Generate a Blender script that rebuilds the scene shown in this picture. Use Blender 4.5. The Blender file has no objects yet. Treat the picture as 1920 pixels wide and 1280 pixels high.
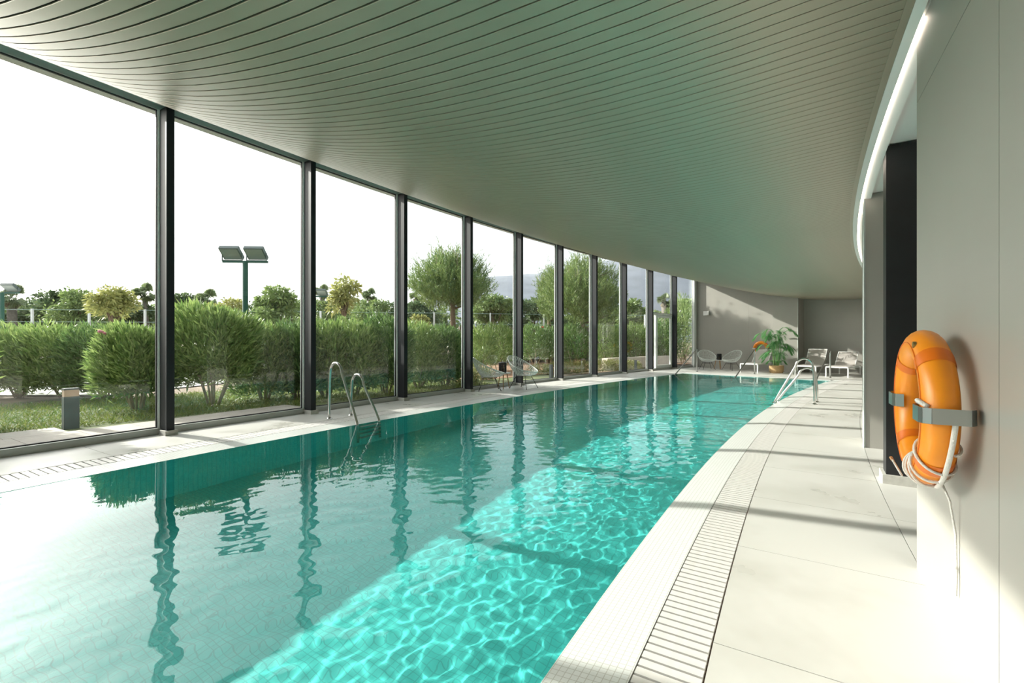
import bpy, math, random
import numpy as np
from mathutils import Vector, Matrix

# ------------------------------------------------------------------ scene, camera, world, sun
scene = bpy.context.scene
COL = scene.collection
random.seed(7)
RNG = np.random.default_rng(11)
PI = math.pi

cam_d = bpy.data.cameras.new('camera')
cam_d.sensor_width = 36.0
cam_d.lens = 16.0
cam_d.clip_end = 6000
cam = bpy.data.objects.new('camera', cam_d)
COL.objects.link(cam)
cam.location = (0, 0, 1.2)
cam.rotation_euler = (PI / 2, 0, 0)
scene.camera = cam

SUN_EL = math.radians(25.7)
SUN_TRAVEL = math.radians(-23.6)          # heading of the light on the ground plane
SUN_DIR = Vector((math.cos(SUN_TRAVEL) * math.cos(SUN_EL), math.sin(SUN_TRAVEL) * math.cos(SUN_EL), -math.sin(SUN_EL)))

world = bpy.data.worlds.new('world')
scene.world = world
world.use_nodes = True
wn = world.node_tree
wn.nodes.clear()
w_out = wn.nodes.new('ShaderNodeOutputWorld')
w_bg = wn.nodes.new('ShaderNodeBackground')
w_sky = wn.nodes.new('ShaderNodeTexSky')
w_sky.sky_type = 'NISHITA'
w_sky.sun_disc = False
w_sky.sun_elevation = SUN_EL
w_sky.sun_rotation = math.atan2(-SUN_DIR.x, -SUN_DIR.y)
w_sky.air_density = 1.0
w_sky.dust_density = 6.0
w_sky.ozone_density = 1.0
w_hsv = wn.nodes.new('ShaderNodeHueSaturation')
w_hsv.inputs['Saturation'].default_value = 0.35
wn.links.new(w_sky.outputs[0], w_hsv.inputs['Color'])
w_haze = wn.nodes.new('ShaderNodeMix')          # even summer haze over the whole sky
w_haze.data_type = 'RGBA'
w_haze.inputs['Factor'].default_value = 0.5
w_haze.inputs['B'].default_value = (2.45, 2.55, 2.66, 1)
wn.links.new(w_hsv.outputs[0], w_haze.inputs['A'])
wn.links.new(w_haze.outputs['Result'], w_bg.inputs['Color'])
w_bg.inputs['Strength'].default_value = 0.34
wn.links.new(w_bg.outputs[0], w_out.inputs['Surface'])

sun_d = bpy.data.lights.new('sun', 'SUN')
sun_d.energy = 5.7
sun_d.angle = math.radians(0.7)
sun_d.color = (1.0, 0.955, 0.88)
sun_d.cycles.is_caustics_light = True
sun = bpy.data.objects.new('sun', sun_d)
COL.objects.link(sun)
sun.location = (-30, 20, 25)
sun.rotation_euler = SUN_DIR.to_track_quat('-Z', 'Y').to_euler()

scene.view_settings.view_transform = 'Standard'
scene.view_settings.look = 'None'
scene.view_settings.exposure = 0.66
scene.view_settings.gamma = 1.0
scene.view_settings.use_curve_mapping = False
scene.cycles.max_bounces = 11
scene.cycles.diffuse_bounces = 4
scene.cycles.glossy_bounces = 4
scene.cycles.transmission_bounces = 6
scene.cycles.transparent_max_bounces = 24
scene.cycles.sample_clamp_indirect = 6.0
scene.cycles.blur_glossy = 0.6

# ------------------------------------------------------------------ plan of the building: concentric arcs
CX, CY = 51.917, -28.774
R_COL = 66.10          # pool side of the facade columns
R_GLASS = 66.34
R_WATER_OUT, R_WATER_IN = 64.80, 60.08
R_INNER = 58.73        # inner line of grey wall pieces
A_END = 49.20          # end wall
A_POOL_END = 45.6
A_BACK = 21.0          # end of the hall behind the camera
COL_A = [math.degrees(0.552 + 0.030726 * i) for i in range(-5, 10)]
WATER_Z = -0.03


def P(R, a, z=0.0):
    a = math.radians(a)
    return Vector((CX - R * math.cos(a), CY + R * math.sin(a), z))


def heading(a):
    """rotation about z so that local x runs along the hall, local y to the facade"""
    return PI / 2 - math.radians(a)


KN_S = [0.0, 0.6, 1.2, 2.0, 3.0, 4.5, 6.0, 7.35]
KN_Z = [4.215, 3.93, 3.69, 3.42, 3.135, 2.845, 2.745, 2.80]


def ceil_z(R):
    s = min(max(R_COL - R, -0.3), 7.4)
    m = np.gradient(np.array(KN_Z), np.array(KN_S))
    i = 0
    while i < len(KN_S) - 2 and s > KN_S[i + 1]:
        i += 1
    h = KN_S[i + 1] - KN_S[i]
    t = (s - KN_S[i]) / h
    return float((2 * t**3 - 3 * t**2 + 1) * KN_Z[i] + (t**3 - 2 * t**2 + t) * h * m[i] + (-2 * t**3 + 3 * t**2) * KN_Z[i + 1] + (t**3 - t**2) * h * m[i + 1])


# ------------------------------------------------------------------ materials
MATS = {}


def new_mat(name):
    m = bpy.data.materials.new(name)
    m.use_nodes = True
    MATS[name] = m
    nt = m.node_tree
    return m, nt, nt.nodes['Principled BSDF'], nt.nodes['Material Output']


def plain(name, col, rough=0.5, metal=0.0, noise=0.0, scale=8.0, bump=0.0, spec=0.5, coord='Object', stretch=None, transl=0.0):
    m, nt, b, out = new_mat(name)
    b.inputs['Base Color'].default_value = (*col, 1)
    b.inputs['Roughness'].default_value = rough
    b.inputs['Metallic'].default_value = metal
    b.inputs['Specular IOR Level'].default_value = spec
    if noise or bump:
        tc = nt.nodes.new('ShaderNodeTexCoord')
        src = tc.outputs[coord]
        if stretch:
            mp = nt.nodes.new('ShaderNodeMapping')
            mp.inputs['Scale'].default_value = stretch
            nt.links.new(src, mp.inputs['Vector'])
            src = mp.outputs[0]
        n = nt.nodes.new('ShaderNodeTexNoise')
        n.inputs['Scale'].default_value = scale
        n.inputs['Detail'].default_value = 5
        nt.links.new(src, n.inputs['Vector'])
        if noise:
            r = nt.nodes.new('ShaderNodeMix')
            r.data_type = 'RGBA'
            r.inputs['A'].default_value = (*[max(0, c * (1 - noise)) for c in col], 1)
            r.inputs['B'].default_value = (*[min(1, c * (1 + noise)) for c in col], 1)
            mr = nt.nodes.new('ShaderNodeMapRange')
            mr.inputs['From Min'].default_value = 0.3
            mr.inputs['From Max'].default_value = 0.7
            nt.links.new(n.outputs['Fac'], mr.inputs['Value'])
            nt.links.new(mr.outputs[0], r.inputs['Factor'])
            nt.links.new(r.outputs['Result'], b.inputs['Base Color'])
        if bump:
            bp = nt.nodes.new('ShaderNodeBump')
            bp.inputs['Strength'].default_value = bump
            bp.inputs['Distance'].default_value = 0.01
            nt.links.new(n.outputs['Fac'], bp.inputs['Height'])
            nt.links.new(bp.outputs[0], b.inputs['Normal'])
    if transl:
        tr = nt.nodes.new('ShaderNodeBsdfTranslucent')
        tr.inputs['Color'].default_value = (*[min(1, c * 1.6) for c in col], 1)
        mx = nt.nodes.new('ShaderNodeMixShader')
        mx.inputs[0].default_value = transl
        nt.links.new(b.outputs[0], mx.inputs[1])
        nt.links.new(tr.outputs[0], mx.inputs[2])
        nt.links.new(mx.outputs[0], out.inputs['Surface'])
    return m


def mosaic(name, c1, c2, grout, size, mortar, rough):
    m, nt, b, out = new_mat(name)
    uv = nt.nodes.new('ShaderNodeUVMap')
    br = nt.nodes.new('ShaderNodeTexBrick')
    br.offset = 0.0
    br.inputs['Color1'].default_value = (*c1, 1)
    br.inputs['Color2'].default_value = (*c2, 1)
    br.inputs['Mortar'].default_value = (*grout, 1)
    br.inputs['Scale'].default_value = 1.0
    br.inputs['Mortar Size'].default_value = mortar
    br.inputs['Brick Width'].default_value = size
    br.inputs['Row Height'].default_value = size
    nt.links.new(uv.outputs[0], br.inputs['Vector'])
    nt.links.new(br.outputs['Color'], b.inputs['Base Color'])
    b.inputs['Roughness'].default_value = rough
    return m


def leaf_mat(name, c1, c2, rough=0.45, transl=0.35):
    """leaves differ a little from one to the next"""
    m, nt, b, out = new_mat(name)
    g = nt.nodes.new('ShaderNodeNewGeometry')
    mx = nt.nodes.new('ShaderNodeMix')
    mx.data_type = 'RGBA'
    mx.inputs['A'].default_value = (*c1, 1)
    mx.inputs['B'].default_value = (*c2, 1)
    nt.links.new(g.outputs['Random Per Island'], mx.inputs['Factor'])
    nt.links.new(mx.outputs['Result'], b.inputs['Base Color'])
    b.inputs['Roughness'].default_value = rough
    tr = nt.nodes.new('ShaderNodeBsdfTranslucent')
    nt.links.new(mx.outputs['Result'], tr.inputs['Color'])
    ms = nt.nodes.new('ShaderNodeMixShader')
    ms.inputs[0].default_value = transl
    nt.links.new(b.outputs[0], ms.inputs[1])
    nt.links.new(tr.outputs[0], ms.inputs[2])
    nt.links.new(ms.outputs[0], out.inputs['Surface'])
    return m


def glass_mat(name, tint):
    """clear pane: transparent for straight light, mirror part by Fresnel on both faces"""
    m, nt, b, out = new_mat(name)
    nt.nodes.remove(b)
    g = nt.nodes.new('ShaderNodeNewGeometry')
    mr = nt.nodes.new('ShaderNodeMapRange')
    mr.inputs['To Min'].default_value = 1.5
    mr.inputs['To Max'].default_value = 1 / 1.5
    nt.links.new(g.outputs['Backfacing'], mr.inputs['Value'])
    fr = nt.nodes.new('ShaderNodeFresnel')
    nt.links.new(mr.outputs[0], fr.inputs['IOR'])
    t = nt.nodes.new('ShaderNodeBsdfTransparent')
    t.inputs[0].default_value = (*tint, 1)
    gl = nt.nodes.new('ShaderNodeBsdfGlossy')
    gl.inputs['Roughness'].default_value = 0.0
    ms = nt.nodes.new('ShaderNodeMixShader')
    nt.links.new(fr.outputs[0], ms.inputs[0])
    nt.links.new(t.outputs[0], ms.inputs[1])
    nt.links.new(gl.outputs[0], ms.inputs[2])
    nt.links.new(ms.outputs[0], out.inputs['Surface'])
    return m


def deck_mat(name, col):
    """pale porcelain slab with faint wet marks that are darker and glossier"""
    m, nt, b, out = new_mat(name)
    tc = nt.nodes.new('ShaderNodeTexCoord')
    g = nt.nodes.new('ShaderNodeNewGeometry')
    n1 = nt.nodes.new('ShaderNodeTexNoise')
    n1.inputs['Scale'].default_value = 1.3
    n1.inputs['Detail'].default_value = 4
    n1.inputs['Roughness'].default_value = 0.6
    nt.links.new(g.outputs['Position'], n1.inputs['Vector'])
    mr = nt.nodes.new('ShaderNodeMapRange')
    mr.inputs['From Min'].default_value = 0.47
    mr.inputs['From Max'].default_value = 0.80
    nt.links.new(n1.outputs['Fac'], mr.inputs['Value'])
    mx = nt.nodes.new('ShaderNodeMix')
    mx.data_type = 'RGBA'
    mx.inputs['A'].default_value = (*col, 1)
    mx.inputs['B'].default_value = (*[c * f for c, f in zip(col, (0.80, 0.79, 0.76))], 1)
    nt.links.new(mr.outputs[0], mx.inputs['Factor'])
    nt.links.new(mx.outputs['Result'], b.inputs['Base Color'])
    r = nt.nodes.new('ShaderNodeMapRange')
    r.inputs['To Min'].default_value = 0.42
    r.inputs['To Max'].default_value = 0.16
    nt.links.new(mr.outputs[0], r.inputs['Value'])
    nt.links.new(r.outputs[0], b.inputs['Roughness'])
    return m


def emission(name, col, strength):
    m, nt, b, out = new_mat(name)
    b.inputs['Base Color'].default_value = (*col, 1)
    b.inputs['Emission Color'].default_value = (*col, 1)
    b.inputs['Emission Strength'].default_value = strength
    return m


M_DECK = deck_mat('deck_porcelain', (0.60, 0.592, 0.56))
M_BED = plain('joint_bed', (0.36, 0.33, 0.29), 0.8, noise=0.1)
M_STRIP = mosaic('white_mosaic', (0.68, 0.70, 0.68), (0.64, 0.66, 0.64), (0.46, 0.46, 0.42), 0.027, 0.0016, 0.3)
M_POOL = mosaic('teal_mosaic', (0.090, 0.60, 0.575), (0.080, 0.54, 0.52), (0.070, 0.43, 0.42), 0.045, 0.0028, 0.35)
M_GRATE = plain('grate_white', (0.66, 0.645, 0.62), 0.45, noise=0.05, scale=30)
M_CHAN = plain('gutter_brown', (0.17, 0.11, 0.07), 0.7, noise=0.2)
M_SLAT = plain('ceiling_champagne', (0.41, 0.372, 0.285), 0.38, metal=0.35, noise=0.03, scale=3)
M_PLENUM = plain('plenum_dark', (0.030, 0.024, 0.018), 0.9)
M_STEEL_BLACK = plain('black_steel', (0.016, 0.018, 0.022), 0.55, spec=0.3)
M_ALU = plain('grey_aluminium', (0.76, 0.80, 0.78), 0.5)
M_SILL = plain('sill_aluminium', (0.46, 0.48, 0.46), 0.4, metal=0.2)
M_GASKET = plain('gasket_black', (0.01, 0.01, 0.012), 0.6)
M_PLINTH = plain('plinth_concrete', (0.50, 0.49, 0.45), 0.7, noise=0.12, scale=25)
M_GLASS = glass_mat('window_glass', (0.955, 0.975, 0.965))
M_WALL = plain('grey_porcelain_wall', (0.365, 0.352, 0.32), 0.34, noise=0.035, scale=1.4)
M_JOINT = plain('wall_joint', (0.52, 0.53, 0.50), 0.6)
M_CORNER = plain('corner_trim_light', (0.62, 0.68, 0.66), 0.35)
M_WHITE = plain('white_plaster', (0.88, 0.90, 0.88), 0.5)
M_WHITE_PAINT = plain('white_paint', (0.80, 0.80, 0.79), 0.4)
M_BLACK = plain('matt_black', (0.012, 0.013, 0.015), 0.45, noise=0.2, scale=6)
M_LED = emission('led_warm', (1.0, 0.86, 0.74), 4.0)
M_INOX = plain('stainless_steel', (0.60, 0.60, 0.58), 0.09, metal=1.0)
M_INOX_DULL = plain('stainless_dull', (0.45, 0.46, 0.45), 0.3, metal=1.0)
M_ORANGE = plain('lifebuoy_orange', (0.93, 0.30, 0.012), 0.33, noise=0.06, scale=9)
M_ORANGE_D = plain('lifebuoy_band_orange', (0.78, 0.17, 0.006), 0.35)
M_ROPE = plain('white_rope', (0.80, 0.78, 0.74), 0.8, bump=0.6, scale=220)
M_BRASS = plain('brass_plug', (0.35, 0.26, 0.10), 0.4, metal=0.8)
M_WEAVE = plain('white_cord_weave', (0.74, 0.78, 0.75), 0.5)
M_RODS = plain('black_rod', (0.012, 0.012, 0.013), 0.4)
M_WOOD = plain('oak_leg', (0.50, 0.28, 0.12), 0.5, noise=0.2, scale=12, stretch=(6, 6, 1))
M_SLING = plain('grey_sling', (0.46, 0.43, 0.40), 0.75, noise=0.05, scale=60)
M_BASKET = plain('woven_basket', (0.47, 0.31, 0.15), 0.8, noise=0.3, scale=40, bump=0.8, stretch=(1, 1, 4))
M_SOIL = plain('soil', (0.05, 0.035, 0.02), 0.95)
M_PALM = leaf_mat('palm_leaf', (0.06, 0.24, 0.09), (0.20, 0.44, 0.14), 0.35, 0.3)
M_PALMSTEM = plain('palm_cane', (0.16, 0.26, 0.09), 0.5, noise=0.2, scale=20)
M_CANDLE = plain('candle_wax', (0.55, 0.33, 0.18), 0.5)

# ------------------------------------------------------------------ mesh helpers


class MB:
    """collects faces, then links them as ONE mesh object"""

    def __init__(s):
        s.v, s.f, s.uv, s.mi = [], [], [], []

    def add(s, vs, fs, uvs=None, mi=0):
        o = len(s.v)
        s.v += [tuple(p) for p in vs]
        for k, f in enumerate(fs):
            s.f.append(tuple(i + o for i in f))
            s.uv.append(uvs[k] if uvs else [(0, 0)] * len(f))
            s.mi.append(mi)
        return s

    def box(s, c, d, rot=None, mi=0):
        hx, hy, hz = d[0] / 2, d[1] / 2, d[2] / 2
        vs = [Vector((x, y, z)) for z in (-hz, hz) for y in (-hy, hy) for x in (-hx, hx)]
        if rot is not None:
            vs = [rot @ v for v in vs]
        c = Vector(c)
        return s.add([v + c for v in vs], [(0, 2, 3, 1), (4, 5, 7, 6), (0, 1, 5, 4), (2, 6, 7, 3), (0, 4, 6, 2), (1, 3, 7, 5)], mi=mi)

    def bar(s, a, b, w, h, up=(0, 0, 1), mi=0):
        a, b = Vector(a), Vector(b)
        d = b - a
        L = d.length
        x = d.normalized()
        u = Vector(up)
        y = u.cross(x)
        if y.length < 1e-4:
            y = Vector((0, 1, 0)).cross(x)
        y.normalize()
        z = x.cross(y)
        R = Matrix((x, y, z)).transposed()
        return s.box((a + b) / 2, (L, w, h), R, mi)

    def arc(s, R0, R1, a0, a1, z0, z1, n=24, mi=0):
        """solid ring segment; top uv is (arc length, radius) in metres"""
        rings = []
        for k in range(n + 1):
            a = a0 + (a1 - a0) * k / n
            rings.append([P(R0, a, z0), P(R1, a, z0), P(R1, a, z1), P(R0, a, z1)])
        vs = [p for r in rings for p in r]
        fs, uv = [], []
        Rm = (R0 + R1) / 2
        for k in range(n):
            o, q = 4 * k, 4 * k + 4
            u0 = math.radians(a0 + (a1 - a0) * k / n) * Rm
            u1 = math.radians(a0 + (a1 - a0) * (k + 1) / n) * Rm
            for i, j in ((0, 1), (1, 2), (2, 3), (3, 0)):
                fs.append((o + i, o + j, q + j, q + i))
                va = {0: R0, 1: R1, 2: R1, 3: R0}[i] if (i, j) in ((0, 1), (2, 3)) else (z0 if (i, j) == (1, 2) else z1)
                vb = {0: R0, 1: R1, 2: R1, 3: R0}[j] if (i, j) in ((0, 1), (2, 3)) else (z1 if (i, j) == (1, 2) else z0)
                uv.append([(u0, va), (u0, vb), (u1, vb), (u1, va)])
        e = 4 * n
        fs += [(3, 2, 1, 0), (e, e + 1, e + 2, e + 3)]
        uv += [[(R0, z1), (R1, z1), (R1, z0), (R0, z0)], [(R0, z0), (R1, z0), (R1, z1), (R0, z1)]]
        # winding check: make outward
        return s.add(vs, [tuple(reversed(f)) for f in fs], [list(reversed(x)) for x in uv], mi)

    def tube(s, pts, r, n=8, closed=False, caps=True, mi=0, squash=None):
        pts = [Vector(p) for p in pts]
        m = len(pts)
        rr = r if isinstance(r, (list, tuple)) else [r] * m
        prev = None
        vs, fs = [], []
        for i, p in enumerate(pts):
            if closed:
                d = pts[(i + 1) % m] - pts[i - 1]
            else:
                d = pts[min(i + 1, m - 1)] - pts[max(i - 1, 0)]
            d.normalize()
            if prev is None:
                u = Vector((0, 0, 1)) if abs(d.z) < 0.9 else Vector((1, 0, 0))
                x = d.cross(u).normalized()
            else:
                x = (prev - d * prev.dot(d)).normalized()
            prev = x
            y = d.cross(x)
            for k in range(n):
                a = 2 * PI * k / n
                vs.append(p + (x * math.cos(a) + y * math.sin(a)) * rr[i])
        for i in range(m if closed else m - 1):
            for k in range(n):
                a, b = i * n + k, i * n + (k + 1) % n
                j = (i + 1) % m
                fs.append((a, b, j * n + (k + 1) % n, j * n + k))
        if caps and not closed:
            fs.append(tuple(reversed(range(n))))
            fs.append(tuple((m - 1) * n + k for k in range(n)))
        return s.add(vs, fs, mi=mi)

    def lathe(s, prof, n=24, c=(0, 0, 0), mi=0):
        c = Vector(c)
        vs, fs = [], []
        for r, z in prof:
            for k in range(n):
                a = 2 * PI * k / n
                vs.append(c + Vector((r * math.cos(a), r * math.sin(a), z)))
        for i in range(len(prof) - 1):
            for k in range(n):
                fs.append((i * n + k, i * n + (k + 1) % n, (i + 1) * n + (k + 1) % n, (i + 1) * n + k))
        fs.append(tuple(reversed(range(n))))
        fs.append(tuple((len(prof) - 1) * n + k for k in range(n)))
        return s.add(vs, fs, mi=mi)

    def quad(s, a, b, c, d, mi=0, uv=None):
        return s.add([a, b, c, d], [(0, 1, 2, 3)], [uv] if uv else None, mi)

    def mesh(s, name, mats, smooth=False, angle=None):
        me = bpy.data.meshes.new(name)
        me.from_pydata(s.v, [], s.f)
        uvl = me.uv_layers.new(name='UVMap')
        flat = [c for f in s.uv for p in f for c in p]
        uvl.data.foreach_set('uv', flat)
        for m in (mats if isinstance(mats, (list, tuple)) else [mats]):
            me.materials.append(m)
        me.polygons.foreach_set('material_index', s.mi)
        if smooth:
            me.polygons.foreach_set('use_smooth', [True] * len(me.polygons))
            if angle:
                me.set_sharp_from_angle(angle=math.radians(angle))
        me.update()
        return me

    def build(s, name, mats, parent=None, smooth=False, angle=40):
        return link(name, s.mesh(name, mats, smooth, angle), parent)


def link(name, me, parent=None):
    o = bpy.data.objects.new(name, me)
    COL.objects.link(o)
    if parent is not None:
        o.parent = parent
    return o


def tag(o, label=None, cat=None, group=None, kind=None):
    if label:
        o['label'] = label
    if cat:
        o['category'] = cat
    if group:
        o['group'] = group
    if kind:
        o['kind'] = kind
    return o


def thing(name, label, cat, loc=(0, 0, 0), rz=0.0, group=None, kind=None):
    o = bpy.data.objects.new(name, None)
    o.empty_display_size = 0.1
    COL.objects.link(o)
    o.location = loc
    o.rotation_euler = (0, 0, rz)
    return tag(o, label, cat, group, kind)


def copy_tree(o, parent=None):
    c = o.copy()
    COL.objects.link(c)
    c.parent = parent
    for ch in list(o.children):
        copy_tree(ch, c)
    return c


def struct(name, mb, mats, parent=None, label=None, smooth=False):
    o = mb.build(name, mats, parent, smooth)
    if parent is None:
        o['kind'] = 'structure'
    if label:
        o['label'] = label
    return o



# ------------------------------------------------------------------ deck: pale slabs on a bed
floor = struct('floor', MB().arc(65.36, 66.45, A_BACK, A_END + 0.6, -0.30, -0.012, 90)
               .arc(56.6, 59.57, A_BACK, A_END + 0.6, -0.30, -0.012, 90)
               .arc(59.57, 65.36, A_POOL_END + 0.50, A_END + 0.6, -0.30, -0.012, 12)
               .arc(59.57, 65.36, A_BACK, 23.4, -0.30, -0.012, 6), M_BED,
               label='pale porcelain pool deck running round the pool')


def slab_mesh(R0, R1, da, gap=0.004):
    g = math.degrees(gap / 2 / R0)
    mb = MB()
    a_ref = 0.0
    n = 2
    top, bot = [], []
    for k in range(n + 1):
        a = math.radians(g + (da - 2 * g) * k / n)
        for R in (R0 + gap / 2, R1 - gap / 2):
            mb.v.append((-R * math.cos(a), R * math.sin(a), 0.0))
    nt_ = len(mb.v)
    for k in range(n + 1):
        for j in range(2):
            x, y, z = mb.v[2 * k + j]
            mb.v.append((x, y, -0.02))
    F = []
    for k in range(n):
        F.append((2 * k, 2 * k + 1, 2 * k + 3, 2 * k + 2)[::-1])
        F.append((2 * k, 2 * k + 2, nt_ + 2 * k + 2, nt_ + 2 * k)[::-1])
        F.append((2 * k + 1, nt_ + 2 * k + 1, nt_ + 2 * k + 3, 2 * k + 3)[::-1])
    F.append((0, nt_, nt_ + 1, 1)[::-1])
    e = 2 * n
    F.append((e, e + 1, nt_ + e + 1, nt_ + e)[::-1])
    mb.f = F
    mb.uv = [[(0, 0)] * 4] * len(F)
    mb.mi = [0] * len(F)
    return mb


def course(R0, R1, a0, a1, step, mat=None, parent=floor, name='slab'):
    me = slab_mesh(R0, R1, step).mesh(name, mat or M_DECK)
    a = a0
    while a + step <= a1 + 1e-6:
        o = link(name, me, parent)
        o.location = (CX, CY, 0)
        o.rotation_euler = (0, 0, -math.radians(a))
        a += step


STEP = math.degrees(1.0 / 59.0)
course(58.72, 59.57, 22.16, A_END, STEP)
course(57.85, 58.72, 22.16, A_END, STEP)
course(56.98, 57.85, 28.0, 36.5, STEP)
course(65.36, 66.26, A_BACK + 0.3, A_END, math.degrees(1.0 / 65.8))
far_step = (A_END - (A_POOL_END + 0.47)) / 3
for Ra, Rb in ((59.57, 60.53), (60.53, 61.5), (61.5, 62.46), (62.46, 63.43), (63.43, 64.4), (64.4, 65.36)):
    course(Ra, Rb, A_POOL_END + 0.47, A_END, far_step)

# white mosaic lip around the water, and the gutter channel beside it
lipm = MB()
nL = 90
for (Ra, Rb, za, zb) in ((59.80, R_WATER_IN, -0.004, -0.028), (65.06, R_WATER_OUT, -0.004, -0.028)):
    for k in range(nL):
        a0 = 23.2 + (A_POOL_END + 0.26 - 23.2) * k / nL
        a1 = 23.2 + (A_POOL_END + 0.26 - 23.2) * (k + 1) / nL
        u0, u1 = math.radians(a0) * 62.4, math.radians(a1) * 62.4
        q = [P(Ra, a0, za), P(Ra, a1, za), P(Rb, a1, zb), P(Rb, a0, zb)]
        uq = [(u0, Ra), (u1, Ra), (u1, Rb), (u0, Rb)]
        d = [P(Ra, a0, za), P(Ra, a0, -0.2), P(Ra, a1, -0.2), P(Ra, a1, za)]
        if Ra > Rb:
            q, uq, d = q[::-1], uq[::-1], d[::-1]
        lipm.quad(*q[::-1], uv=uq[::-1])
        lipm.quad(*d)
aE, aF = A_POOL_END, A_POOL_END + 0.26
for k in range(8):
    r0, r1 = R_WATER_IN + (R_WATER_OUT - R_WATER_IN) * k / 8, R_WATER_IN + (R_WATER_OUT - R_WATER_IN) * (k + 1) / 8
    lipm.quad(P(r0, aE, -0.028), P(r0, aF, -0.004), P(r1, aF, -0.004), P(r1, aE, -0.028), uv=[(0, r0), (0.28, r0), (0.28, r1), (0, r1)])
    lipm.quad(P(r0, aF, -0.004), P(r0, aF, -0.2), P(r1, aF, -0.2), P(r1, aF, -0.004))
trim_lip = struct('trim_1', lipm, M_STRIP,
                  label='white mosaic lip round the edge of the pool')
struct('trim_2', MB().arc(59.57, 59.80, 23.2, A_POOL_END + 0.5, -0.3, -0.09, 80)
       .arc(65.06, 65.36, 23.2, A_POOL_END + 0.5, -0.3, -0.09, 80)
       .arc(59.80, 65.06, A_POOL_END + 0.26, A_POOL_END + 0.48, -0.3, -0.09, 8), M_CHAN,
       label='brown overflow gutter channel under the grates')


def grate(label, R0, R1, a0, a1, pitch, a_near):
    t = thing('drain_grate', label, 'grate', P((R0 + R1) / 2, (a0 + a1) / 2, -0.05), 0)
    base = t.location.copy()
    w = R1 - R0 - 0.012
    mb = MB().box((0, 0, 0), (pitch - 0.0115, w, 0.018))
    # slightly rounded upper edges
    me = mb.mesh('bar', M_GRATE)
    step = math.degrees(pitch / ((R0 + R1) / 2))
    angs = []
    a = a0
    while a < a1:
        angs.append(a)
        a += step
    near = sorted(angs, key=lambda q: abs(q - a_near) if q > a_near else 4 * abs(q - a_near))[:300]
    near = set(near)
    rest = MB()
    for q in angs:
        if q in near:
            o = link('bar', me, t)
            o.location = P((R0 + R1) / 2, q, -0.011) - base
            o.rotation_euler = (0, 0, heading(q))
        else:
            rest.box(P((R0 + R1) / 2, q, -0.011) - base, (pitch - 0.0115, w, 0.018), Matrix.Rotation(heading(q), 3, 'Z'))
    if rest.f:
        tag(rest.build('bar_run', M_GRATE, t), kind='stuff')
    # two thin rods that hold the bars
    for Rr in (R0 + 0.06, R1 - 0.06):
        MB().tube([P(Rr, a0 + (a1 - a0) * k / 90, -0.026) - base for k in range(91)], 0.006, 5).build('rod', M_CHAN, t)
    return t


grate('white slatted overflow grate beside the wide right-hand deck', 59.57, 59.80, 26.0, A_POOL_END + 0.48, 0.050, 30.2)
grate('white slatted overflow grate along the glazed facade side', 65.06, 65.36, 26.0, A_POOL_END + 0.48, 0.062, 30.4)

# far grate, straight across between the two
gt = thing('drain_grate', 'white slatted overflow grate across the far end of the pool', 'grate', P(62.43, A_POOL_END + 0.37, -0.05), heading(A_POOL_END + 0.37))
wd = math.radians(0.215) * 62.4
bm_ = MB().box((0, 0, 0), (wd, 0.039, 0.018)).mesh('bar', M_GRATE)
yy = -2.60
while yy < 2.62:
    o = link('bar', bm_, gt)
    o.location = (0, yy, 0.039)
    yy += 0.05

# ------------------------------------------------------------------ pool basin, steps and water
basin = MB()
DEPTH = -1.38
A0P = 23.4
nA = 80
for k in range(nA):
    a0 = A0P + (A_POOL_END - A0P) * k / nA
    a1 = A0P + (A_POOL_END - A0P) * (k + 1) / nA
    u0, u1 = math.radians(a0) * 62.4, math.radians(a1) * 62.4
    basin.quad(P(R_WATER_IN, a0, DEPTH), P(R_WATER_OUT, a0, DEPTH), P(R_WATER_OUT, a1, DEPTH), P(R_WATER_IN, a1, DEPTH),
               uv=[(u0, 60), (u0, 64.72), (u1, 64.72), (u1, 60)])
    for R, fl in ((R_WATER_IN, 1), (R_WATER_OUT, 0)):
        q = [P(R, a0, DEPTH), P(R, a1, DEPTH), P(R, a1, -0.028), P(R, a0, -0.028)]
        uq = [(u0, DEPTH), (u1, DEPTH), (u1, 0), (u0, 0)]
        basin.quad(*(q[::-1] if fl else q), uv=uq[::-1] if fl else uq)
for a in (A0P, A_POOL_END):
    basin.quad(P(R_WATER_IN, a, DEPTH), P(R_WATER_OUT, a, DEPTH), P(R_WATER_OUT, a, -0.028), P(R_WATER_IN, a, -0.028),
               uv=[(60, DEPTH), (64.72, DEPTH), (64.72, 0), (60, 0)])
pool = struct('pool_basin', basin, M_POOL, label='teal mosaic tiled basin of the swimming pool')
pool.cycles.is_caustics_receiver = True
for k in range(4):
    st = MB().arc(R_WATER_IN + 0.004, R_WATER_OUT - 0.004, A_POOL_END - 0.30 * (k + 1), A_POOL_END - 0.30 * k - 0.002, DEPTH + 0.002, -0.27 - 0.27 * k, 3)
    o = st.build('step', M_POOL, pool)
    o.cycles.is_caustics_receiver = True
trim_lip.cycles.is_caustics_receiver = True

# water: a real rippled surface
nR = 250
nT = 1250
Rg = np.linspace(R_WATER_IN, R_WATER_OUT, nR)
Ag = np.radians(np.linspace(26.0, A_POOL_END, nT))
RR, AA = np.meshgrid(Rg, Ag)
X = CX - RR * np.cos(AA)
Y = CY + RR * np.sin(AA)
Hh = np.zeros_like(X)
wr = np.random.default_rng(5)
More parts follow.
